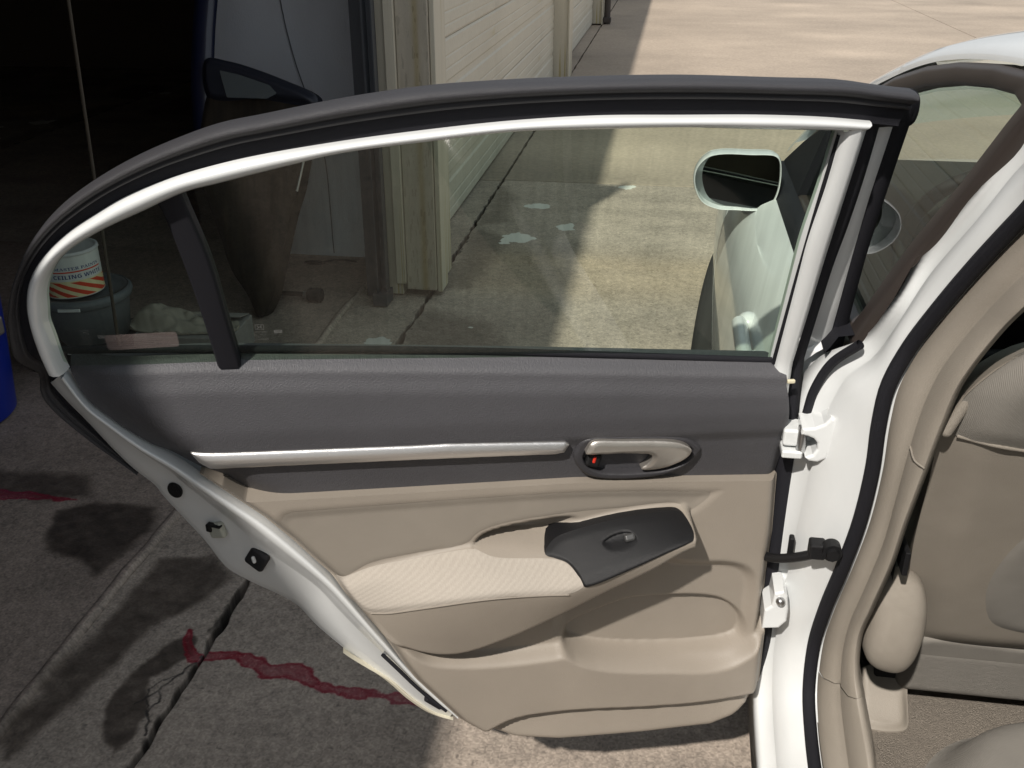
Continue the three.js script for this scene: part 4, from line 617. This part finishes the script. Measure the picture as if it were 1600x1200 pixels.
function darkW(u, v) {
  const e = topLine(u) - v, q = v - barLine(u), dl = leftLine(v) - u;
  let w = 0.006 - 0.022 * Math.pow(1 - ss(-0.002, 0.026, e), 2);
  w += 0.006 * ss(0.02, 0.05, e) * ss(0.0, 0.05, q);
  w -= 0.010 * (1 - ss(-0.012, 0.016, q));
  if (q < -0.012) w -= 0.24 * (-q - 0.012);
  w -= 0.034 * Math.pow(1 - ss(0, 0.115, dl), 2);
  w -= 0.014 * Math.pow(1 - ss(-0.016, 0.012, u), 2);
  return w;
}
dm('upper_panel', sheet(darkPoly, 0.004, darkW, -0.05), M.dark, 'charcoal grey upper door panel');
{
  const bar = [[0.853, 0.828], [0.80, 0.8255], [0.764, 0.824], [0.554, 0.816], [0.5, 0.815], [0.36, 0.806], [0.331, 0.804], [0.325, 0.799], [0.332, 0.786], [0.345, 0.784], [0.501, 0.790], [0.555, 0.792], [0.80, 0.800], [0.828, 0.801], [0.842, 0.811]];
  dm('silver_trim', sheet(bar, 0.0016, (u, v, d) => darkW(u, barLine(u) + 0.014) + 0.0005 + 0.0055 * Math.sqrt(Math.min(1, d / 0.010)) - 0.10 * Math.max(0, barLine(u) + 0.012 - v) , (u, v) => darkW(u, v) - 0.01), M.satin, 'satin silver trim strip');
}
// inner handle in its dish
{
  const bezel = roundPoly([[0.317, 0.773], [0.314, 0.786], [0.306, 0.802], [0.293, 0.808], [0.237, 0.806], [0.182, 0.801], [0.147, 0.792], [0.128, 0.778], [0.123, 0.771], [0.131, 0.755], [0.149, 0.739], [0.177, 0.728], [0.219, 0.725], [0.262, 0.728], [0.29, 0.736], [0.307, 0.751]], 90);
  const cup = roundPoly([[0.304, 0.772], [0.30, 0.785], [0.288, 0.797], [0.237, 0.796], [0.168, 0.789], [0.146, 0.782], [0.135, 0.771], [0.143, 0.751], [0.171, 0.738], [0.213, 0.735], [0.25, 0.737], [0.277, 0.742], [0.298, 0.756]], 80);
  const flat = (u, v) => mix(darkW(u, v), 0.0, 0.6);
  const hb = dm('handle_dish', sheet(bezel, 0.002, (u, v, d) => flat(u, v) + 0.0045 * ss(0, 0.0035, d) - 0.034 * ss(0, 0.010, sdPoly(cup, u, v)), (u, v) => darkW(u, v) - 0.008), M.dish);
  const handle = roundPoly([[0.302, 0.785], [0.299, 0.793], [0.296, 0.80], [0.289, 0.8045], [0.25, 0.802], [0.179, 0.796], [0.165, 0.793], [0.153, 0.788], [0.143, 0.779], [0.144, 0.770], [0.151, 0.76], [0.163, 0.752], [0.175, 0.746], [0.195, 0.742], [0.212, 0.743], [0.214, 0.746], [0.206, 0.754], [0.200, 0.765], [0.201, 0.771], [0.207, 0.775], [0.219, 0.777], [0.253, 0.781], [0.267, 0.781], [0.281, 0.782], [0.293, 0.782]], 120);
  dm('inner_handle', sheet(handle, 0.0014, (u, v, d) => 0.0125 + 0.004 * Math.sqrt(Math.min(1, d / 0.007)) - 0.30 * Math.max(0, 0.786 - v) + 0.05 * Math.max(0, 0.2 - u), (u, v) => 0.0 - 0.30 * Math.max(0, 0.786 - v)), M.handle, 'satin silver inside door handle');
  const knob = dm('lock_knob', new RoundedBoxGeometry(0.022, 0.022, 0.02, 3, 0.005).rotateZ(-0.25).translate(-0.287, 0.766, -0.006), M.black);
  dm('lock_mark', new THREE.CapsuleGeometry(0.0028, 0.006, 4, 10).rotateZ(-0.2).translate(-0.2865, 0.7685, 0.003), M.red, 'red mark on the lock knob');
}
// beige lower panel: one height function shared by the panel and the pads on it
const vt = spl([[0.12, 0.672], [0.146, 0.67], [0.18, 0.673], [0.246, 0.668], [0.312, 0.655], [0.344, 0.645], [0.40, 0.638], [0.477, 0.631], [0.554, 0.621], [0.619, 0.611], [0.674, 0.589], [0.72, 0.575]]);
const vr = spl([[0.12, 0.66], [0.149, 0.657], [0.178, 0.650], [0.242, 0.627], [0.309, 0.602], [0.331, 0.593], [0.434, 0.594], [0.528, 0.577], [0.59, 0.553], [0.63, 0.545], [0.66, 0.555], [0.72, 0.56]]);
const wr = spl([[0.12, 0.06], [0.149, 0.068], [0.18, 0.075], [0.434, 0.075], [0.528, 0.060], [0.59, 0.036], [0.63, 0.02], [0.66, 0.010], [0.70, 0.0]]);
const vb = spl([[0.12, 0.640], [0.157, 0.639], [0.209, 0.611], [0.272, 0.577], [0.35, 0.529], [0.431, 0.485], [0.497, 0.460], [0.546, 0.465], [0.594, 0.489], [0.63, 0.525], [0.66, 0.545], [0.72, 0.55]]);
const wb = spl([[0.12, 0.06], [0.157, 0.071], [0.209, 0.072], [0.272, 0.067], [0.35, 0.057], [0.431, 0.047], [0.497, 0.037], [0.546, 0.033], [0.594, 0.028], [0.63, 0.018], [0.66, 0.007], [0.70, 0]]);
function arm0(u, v) {
  const T = vt(u), R = Math.min(vr(u), T - 0.006), B = Math.min(vb(u), R - 0.004), rw = wr(u), bw = wb(u);
  if (v >= T) return 0;
  if (v > R) { const t = (T - v) / (T - R); return rw * (1 - Math.pow(1 - t, 1.5)); }
  if (v > B) { const t = (R - v) / (R - B); return mix(rw, bw, Math.pow(t, 1.25)); }
  return bw * (1 - ss(0, 0.012, B - v));
}
const armW = (u, v) => (arm0(u, v + 0.004) + arm0(u, v + 0.002) + arm0(u, v) + arm0(u, v - 0.002) + arm0(u, v - 0.004)) / 5 * ss(0.132, 0.142, u) * (1 - ss(0.68, 0.71, u));
const beigePoly = [[-0.013, 0.704], [-0.018, 0.597], [-0.017, 0.532], [-0.018, 0.458], [-0.018, 0.391], [-0.020, 0.302], [-0.012, 0.257], [0.004, 0.238], [0.019, 0.227], [0.061, 0.213], [0.185, 0.213], [0.331, 0.220], [0.408, 0.234], [0.456, 0.256], [0.497, 0.294], [0.563, 0.386], [0.613, 0.470], [0.675, 0.577], [0.733, 0.655], [0.769, 0.698], [0.817, 0.745], [0.851, 0.779], [0.817, 0.768], [0.789, 0.739], [0.557, 0.734], [0.502, 0.733], [0.31, 0.729]];
const rollPoly = beigePoly.slice(0, 22).concat([[0.9, 0.9], [-0.013, 0.9]]);
const insertPoly = roundPoly([[0.752, 0.69], [0.748, 0.712], [0.735, 0.7215], [0.70, 0.7225], [0.557, 0.7225], [0.31, 0.718], [0.12, 0.703], [0.078, 0.697], [0.085, 0.69], [0.131, 0.653], [0.146, 0.66], [0.2, 0.655], [0.3, 0.64], [0.36, 0.625], [0.477, 0.612], [0.619, 0.59], [0.675, 0.575], [0.715, 0.632]], 140);
const pocketPoly = roundPoly([[0.219, 0.494], [0.167, 0.495], [0.094, 0.488], [0.057, 0.476], [0.024, 0.446], [0.013, 0.418], [0.018, 0.393], [0.047, 0.380], [0.159, 0.382], [0.268, 0.398], [0.304, 0.412], [0.325, 0.429], [0.316, 0.455], [0.291, 0.469], [0.264, 0.480]], 100);
const hollowPoly = roundPoly([[0.135, 0.575], [0.06, 0.565], [0.026, 0.552], [0.006, 0.527], [0.0, 0.46], [0.006, 0.39], [0.06, 0.372], [0.25, 0.39], [0.33, 0.43], [0.34, 0.5], [0.27, 0.56], [0.2, 0.6]], 90);
const gripPoly = roundPoly([[0.469, 0.626], [0.455, 0.646], [0.429, 0.657], [0.341, 0.668], [0.27, 0.67], [0.24, 0.662], [0.30, 0.645], [0.345, 0.636], [0.36, 0.632], [0.43, 0.633], [0.459, 0.630]], 80);
const switchWell = roundPoly([[0.280, 0.647], [0.268, 0.654], [0.25, 0.659], [0.234, 0.660], [0.227, 0.656], [0.238, 0.649], [0.256, 0.644], [0.271, 0.643]], 50);
const pocketTop = spl([[0.64, 0.57], [0.60, 0.50], [0.57, 0.467], [0.543, 0.446], [0.496, 0.433], [0.427, 0.427], [0.341, 0.429], [0.326, 0.43], [0.305, 0.415], [0.269, 0.399], [0.16, 0.379], [0.048, 0.373], [0.011, 0.394], [-0.02, 0.43]]);
const grooveLine = spl([[0.52, 0.24], [0.447, 0.284], [0.411, 0.302], [0.34, 0.309], [0.176, 0.298], [0.102, 0.295], [0.03, 0.298], [-0.02, 0.304]]);
function panelW(u, v) {
  let w = 0.0;
  w -= 0.005 * ss(-0.002, 0.02, sdPoly(insertPoly, u, v));
  w -= 0.016 * ss(0, 0.024, sdPoly(hollowPoly, u, v));
  const p = pocketTop(u) - v; w += 0.024 * ss(-0.006, 0.014, p) * (1 - ss(0.56, 0.63, u));
  w -= 0.026 * ss(-0.002, 0.014, sdPoly(pocketPoly, u, v));
  const g = grooveLine(u) - v; if (g > 0) w += -0.02 * ss(0, 0.010, g) + 0.17 * Math.max(0, g - 0.012);
  w -= 0.026 * Math.pow(1 - ss(0, 0.028, sdPoly(rollPoly, u, v)), 2);
  const a = armW(u, v);
  w = Math.max(w, -0.03) + a - 0.028 * ss(0, 0.008, sdPoly(gripPoly, u, v)) * ss(0.30, 0.36, u);
  return w;
}
const ground0 = (u, v) => panelW(u, v) - 0.012 * ss(-0.002, 0.003, sdPoly(switchWell, u, v));
dm('inner_panel', sheet(beigePoly, 0.0032, ground0, -0.05), M.beige, 'beige lower door panel with armrest and pocket');
dm('insert_panel', sheet(roundPoly([[0.744, 0.69], [0.740, 0.709], [0.73, 0.715], [0.70, 0.7165], [0.557, 0.7165], [0.31, 0.712], [0.14, 0.698], [0.10, 0.692], [0.137, 0.662], [0.15, 0.676], [0.246, 0.677], [0.33, 0.675], [0.43, 0.664], [0.462, 0.651], [0.474, 0.637], [0.554, 0.626], [0.619, 0.616], [0.672, 0.594], [0.71, 0.64]], 160, 0.3), 0.0035, (u, v, d) => panelW(u, v) + 0.0004 + 0.0008 * ss(0, 0.004, d)), M.insert, 'cloth insert of the door panel');
const clothPad = roundPoly([[0.674, 0.587], [0.65, 0.598], [0.619, 0.609], [0.554, 0.619], [0.477, 0.629], [0.462, 0.629], [0.445, 0.626], [0.429, 0.625], [0.40, 0.625], [0.362, 0.625], [0.340, 0.624], [0.331, 0.621], [0.315, 0.608], [0.313, 0.603], [0.325, 0.594], [0.335, 0.591], [0.434, 0.592], [0.528, 0.575], [0.60, 0.549], [0.625, 0.544], [0.639, 0.548], [0.663, 0.569]], 160, 0.3);
dm('armrest_pad', sheet(clothPad, 0.0025, (u, v, d) => panelW(u, v) + 0.001 + 0.004 * ss(0, 0.012, d), (u, v) => panelW(u, v) - 0.004), M.cloth, 'ribbed cloth armrest pad');
dm('pad_piping', tube([[0.335, 0.589], [0.38, 0.591], [0.434, 0.590], [0.48, 0.585], [0.528, 0.574], [0.57, 0.559], [0.60, 0.548], [0.625, 0.543]].map(([u, v]) => D3(u, v, panelW(u, v) + 0.001)), 0.0016, 60, false, 6), M.beige);
{
  const plate = roundPoly([[0.363, 0.630], [0.357, 0.637], [0.344, 0.645], [0.312, 0.656], [0.246, 0.669], [0.18, 0.674], [0.155, 0.672], [0.146, 0.668], [0.143, 0.663], [0.149, 0.657], [0.178, 0.649], [0.242, 0.625], [0.300, 0.603], [0.313, 0.6015], [0.321, 0.614], [0.332, 0.623], [0.35, 0.627]], 130, 0.3);
  const well = switchWell;
  const plateW = (u, v) => wr(u) * 0.18 + wr(u) * 0.86 * (1 - Math.pow(1 - Math.min(1, Math.max(0, (vt(u) + 0.001 - v) / (vt(u) - vr(u) + 0.001))), 1.25));
  dm('switch_panel', sheet(plate, 0.002, (u, v, d) => Math.max(panelW(u, v) + 0.002, plateW(u, v)) + 0.002 - 0.004 * Math.pow(1 - ss(0, 0.006, d), 2) - 0.009 * ss(0, 0.004, sdPoly(well, u, v)), (u, v) => panelW(u, v) - 0.01), M.black, 'black window switch panel');
  const k = 0.238, kv = 0.655;
  dm('window_switch', new RoundedBoxGeometry(0.017, 0.012, 0.011, 3, 0.004).rotateX(-0.7).rotateZ(0.2).translate(-k, kv, Math.max(panelW(k, kv), plateW(k, kv)) + 0.0005), S({ color: lin(0.05, 0.05, 0.05), roughness: 0.3 }));
}

// ---------- things standing in the open garage bay ----------
{
  const b = thing('blue_bin', 'round blue plastic bin standing on the garage floor', 'bin', [-2.225, 0, -2.55]);
  const blue = S({ color: lin(0.004, 0.022, 0.28), roughness: 0.4 });
  mesh('body', new THREE.LatheGeometry([[0.0, 0.004], [0.185, 0.004], [0.195, 0.015], [0.212, 0.25], [0.225, 0.47], [0.236, 0.475], [0.238, 0.49], [0.228, 0.492], [0.218, 0.48], [0.18, 0.02]].map((p) => new THREE.Vector2(...p)), 48), blue, b);
  mesh('handle_ear', box(0.2, 0.245, 0.30, 0.36, -0.03, 0.03, 0.008), M.steel, b);
}
{
  const g = thing('black_carton', 'black printed carton under the grey bucket', 'carton', [-2.0, 0, -3.05]);
  mesh('box', new RoundedBoxGeometry(0.33, 0.11, 0.28, 2, 0.004).translate(0, 0.056, 0), S({ color: lin(0.014, 0.014, 0.015), roughness: 0.6 }), g);
  const t = canvasTex(512, 256, (c) => { c.fillStyle = '#0c0c0d'; c.fillRect(0, 0, 512, 256); c.fillStyle = '#c9c9c4'; c.font = 'bold 62px sans-serif'; c.fillText('EZ3', 226, 70); c.fillRect(20, 24, 60, 60); c.font = 'bold 42px sans-serif'; c.fillText('KC', 420, 96); });
  mesh('printed_front', new THREE.PlaneGeometry(0.31, 0.1).translate(0, 0.056, 0.1425), S({ map: t, roughness: 0.6 }), g);
}
{
  const b = thing('grey_bucket', 'grey plastic bucket with a lid, a paint can sunk into it', 'bucket', [-1.995, 0.1115, -3.04]);
  b.scale.y = 0.68;
  const grey = S({ color: lin(0.14, 0.16, 0.17), roughness: 0.5, map: scaled(mottle, 0.2) });
  mesh('body', new THREE.LatheGeometry([[0, 0], [0.135, 0], [0.152, 0.2], [0.16, 0.2], [0.162, 0.215], [0.158, 0.25], [0.15, 0.255], [0.142, 0.2]].map((p) => new THREE.Vector2(...p)), 48), grey, b);
  mesh('lid', new THREE.LatheGeometry([[0, 0.235], [0.13, 0.235], [0.14, 0.25], [0.158, 0.252], [0.164, 0.24], [0.166, 0.225]].map((p) => new THREE.Vector2(...p)), 48), grey, b);
  mesh('label_tab', box(-0.03, 0.045, 0.205, 0.222, 0.158, 0.164, 0.002).rotateY(0.18), S({ color: lin(0.7, 0.72, 0.7), roughness: 0.6 }), b);
}
{
  const b = thing('paint_can', 'white ceiling paint can with orange stripes, standing on the grey bucket', 'paint can', [-1.995, 0.288, -3.0]);
  b.rotation.z = 0.02;
  const t = canvasTex(1024, 512, (c) => {
    c.fillStyle = '#dcdfdc'; c.fillRect(0, 0, 1024, 512);
    c.fillStyle = '#e8dfae'; c.fillRect(0, 310, 1024, 202);
    for (let r = 0; r < 3; r++) {
      const o = r * 341; c.save(); c.beginPath(); c.rect(o, 0, 341, 512); c.clip();
      c.fillStyle = '#d8401c'; for (let k = -3; k < 5; k++) { c.beginPath(); c.moveTo(o + k * 110, 325); c.lineTo(o + k * 110 + 52, 325); c.lineTo(o + k * 110 + 250, 500); c.lineTo(o + k * 110 + 190, 500); c.fill(); }
      c.fillStyle = '#d8401c'; c.fillRect(o + 20, 196, 300, 16);
      c.fillStyle = '#1d2f6f'; c.font = 'bold 62px sans-serif'; c.textAlign = 'center'; c.fillText('CEILING WHITE', o + 170, 282, 300);
      c.font = 'bold 46px serif'; c.fillText('MASTER PAINTS', o + 170, 180, 270);
      c.restore();
    }
  });
  const paper = S({ map: t, roughness: 0.5 });
  mesh('can_body', new THREE.CylinderGeometry(0.098, 0.097, 0.152, 56, 1, true).rotateY(1.88).translate(0, 0.078, 0), paper, b);
  mesh('can_rim', new THREE.LatheGeometry([[0.0, 0.0], [0.096, 0.0], [0.098, 0.004], [0.094, 0.006], [0.0, 0.006]].map((p) => new THREE.Vector2(...p)), 48), S({ color: lin(0.6, 0.6, 0.6), roughness: 0.5 }), b);
  mesh('can_lid', new THREE.LatheGeometry([[0, 0.152], [0.085, 0.152], [0.09, 0.159], [0.1, 0.159], [0.102, 0.149], [0.098, 0.146]].map((p) => new THREE.Vector2(...p)), 48), S({ color: lin(0.6, 0.6, 0.6), roughness: 0.5 }), b);
}
{
  const g = thing('cardboard_box', 'plain white cardboard box on the garage floor with paper on it', 'box', [-1.66, 0, -3.16], 0.06);
  mesh('box', new RoundedBoxGeometry(0.36, 0.11, 0.24, 2, 0.004).translate(0, 0.056, 0), S({ color: lin(0.30, 0.285, 0.26), roughness: 0.85, map: scaled(mottle, 0.3) }), g);
  mesh('flap', new THREE.BoxGeometry(0.34, 0.003, 0.1).rotateX(-0.25).translate(0, 0.126, -0.07), S({ color: lin(0.32, 0.3, 0.27), roughness: 0.9 }), g);
  const cr = thing('crumpled_paper', 'crumpled beige wrapping paper lying on the cardboard box', 'paper', [-1.68, 0.114, -3.14]);
  const pg = relief(roundPoly([[-0.19, -0.06], [-0.1, -0.1], [0.05, -0.09], [0.18, -0.05], [0.2, 0.02], [0.08, 0.07], [-0.08, 0.09], [-0.2, 0.05]], 60), 0.008, (x, z, d) => [x, 0.004 + 0.07 * (1 - ss(-0.15, 0.14, x)) * ss(0, 0.07, d) * (0.4 + fbm(x * 14, z * 14, 2)) + 0.02 * Math.abs(fbm(x * 22 + 5, z * 22, 2) - 0.5) * 2, z], { face: [0, 1, 0], back: (x, z) => [x, 0.001, z] });
  mesh('sheet', pg, S({ color: lin(0.34, 0.31, 0.25), roughness: 0.9 }), cr);
}
{
  const p = thing('wooden_pole', 'thin wooden pole standing up to the garage ceiling', 'pole', [-1.543, 0, -2.45]);
  mesh('shaft', new THREE.CylinderGeometry(0.004, 0.005, 2.25, 12).translate(0, 1.125, 0), S({ color: lin(0.06, 0.048, 0.034), roughness: 0.8 }), p);
  p.rotation.z = -0.041;
}
// a dark blue car door leaning on the partition, window up
{
  const d = thing('loose_car_door', 'dark blue spare car door leaning against the short bluish wall', 'car door', [-1.55, 0.008, -3.5]);
  d.rotation.order = 'YXZ'; d.rotation.x = -0.30;
  const navy = P({ color: lin(0.006, 0.010, 0.035), roughness: 0.4, clearcoat: 0.6, clearcoatRoughness: 0.15 });
  const woodMap = tex(256, 512, (x, y) => { const k = 60 + 60 * fbm(x / 10, y / 90, 4) + 26 * (fbm(x / 40, y / 40, 4) - 0.5); return [k, k * 0.86, k * 0.66]; });
  const dirt = S({ map: scaled(woodMap, 0.5, 1), roughness: 0.85, color: lin(0.24, 0.22, 0.2) });
  const low = roundPoly([[-0.25, 0.80], [-0.27, 0.62], [-0.235, 0.50], [-0.17, 0.33], [-0.12, 0.19], [-0.05, 0.09], [0.0, 0.0], [0.05, 0.07], [0.085, 0.22], [0.13, 0.42], [0.155, 0.5], [0.20, 0.73], [0.235, 0.83], [0.1, 0.875], [-0.05, 0.905], [-0.2, 0.90]], 90);
  mesh('inner_panel', relief(low, 0.012, (x, y, e) => [x, y, 0.03 * ss(0, 0.05, e) + 0.012 * fbm(x * 12, y * 5, 3)], { back: (x, y) => [x, y, -0.08] }), dirt, d);
  mesh('chrome_strip', tube([[0.155, 0.505, 0.02], [0.185, 0.64, 0.02], [0.203, 0.74, 0.02], [0.222, 0.80, 0.02]], 0.005, 20), M.satin, d);
  const post = loft([[-0.285, 0], [-0.28, 0.02], [-0.25, 0.028], [-0.225, 0.02], [-0.205, 0.015], [-0.2, -0.01]].map(([x, z]) => [V(x + 0.01, 0.72, z), V(x, 0.9, z), V(x + 0.008, 1.1, z), V(x + 0.03, 1.35, z), V(x + 0.07, 1.55, z)]), [0, 0, 1]);
  mesh('window_post', post, navy, d);
  mesh('window_post', tube([[-0.2, 1.55, 0.005], [0.0, 1.57, 0.005], [0.2, 1.52, 0.005]], 0.018, 20), navy, d);
  const sill = roundPoly([[-0.215, 0.99], [-0.12, 0.985], [0.0, 0.955], [0.12, 0.915], [0.2, 0.885], [0.235, 0.86], [0.235, 0.82], [0.15, 0.83], [0.0, 0.84], [-0.2, 0.84]], 80);
  mesh('mirror_housing', relief(sill, 0.006, (x, y, e) => [x, y, 0.03 + 0.03 * ss(0, 0.03, e)], { back: (x, y) => [x, y, -0.03] }), S({ color: lin(0.016, 0.018, 0.028), roughness: 0.5 }), d);
  mesh('mirror_glass', relief([[-0.14, 0.945], [-0.06, 0.93], [0.06, 0.895], [0.09, 0.865], [0.05, 0.845], [-0.11, 0.845]], 0.006, (x, y) => [x, y, 0.068]), S({ color: lin(0.45, 0.55, 0.6), roughness: 0.12, metalness: 0.8 }), d);
}
{
  const s = thing('shock_absorber', 'black shock absorber rod with a rubber end lying on the floor', 'car part', [-1.6, 0.03, -3.73]);
  mesh('rod', new THREE.CylinderGeometry(0.011, 0.011, 0.2, 14).rotateZ(Math.PI / 2).translate(0.06, 0, 0), S({ color: lin(0.03, 0.03, 0.03), roughness: 0.4, metalness: 0.5 }), s);
  mesh('collar', new THREE.CylinderGeometry(0.013, 0.013, 0.025, 14).rotateZ(Math.PI / 2).translate(0.165, 0, 0), M.steel, s);
  mesh('rubber_end', new THREE.LatheGeometry([[0, -0.03], [0.024, -0.03], [0.03, -0.02], [0.03, 0.02], [0.024, 0.032], [0, 0.034]].map((p) => new THREE.Vector2(...p)), 24).rotateZ(Math.PI / 2).translate(0.205, 0, 0), M.tyre, s);
}
{
  const s = thing('dropped_trowel', 'small black tool with a thin handle lying by the partition', 'tool', [-1.56, 0.006, -4.2]);
  mesh('blade', new THREE.SphereGeometry(0.05, 20, 10).scale(1, 0.14, 0.5), M.blackMatt, s);
  mesh('handle', tube([[0.04, 0.004, 0], [0.12, 0.012, -0.02], [0.2, 0.01, -0.01]], 0.004, 16), M.blackMatt, s);
}
{
  const s = thing('wall_box', 'small black box fixed low on the partition near the door track', 'wall box', [-1.25, 0.30, -4.3]);
  mesh('case', new RoundedBoxGeometry(0.055, 0.11, 0.04, 3, 0.008), M.blackMatt, s);
  mesh('cable', tube([[0, -0.055, 0], [0.005, -0.15, 0.0], [0.03, -0.25, 0.01], [0.0, -0.29, 0.02]], 0.004, 24), M.blackMatt, s);
}
{
  const s = thing('wall_cable', 'thin grey cable hanging down the short bluish wall', 'cable', [-1.68, 1.9, -4.31]);
  mesh('wire', tube([[0.04, 0, 0], [0.02, -0.4, 0.003], [0.03, -0.75, 0.002], [0.07, -1.0, 0.003], [0.13, -1.22, 0.002], [0.17, -1.4, 0.003], [0.18, -1.88, 0.004]], 0.0022, 40, false, 6), S({ color: lin(0.14, 0.15, 0.17), roughness: 0.6 }), s);
}
renderer.render(scene, camera);
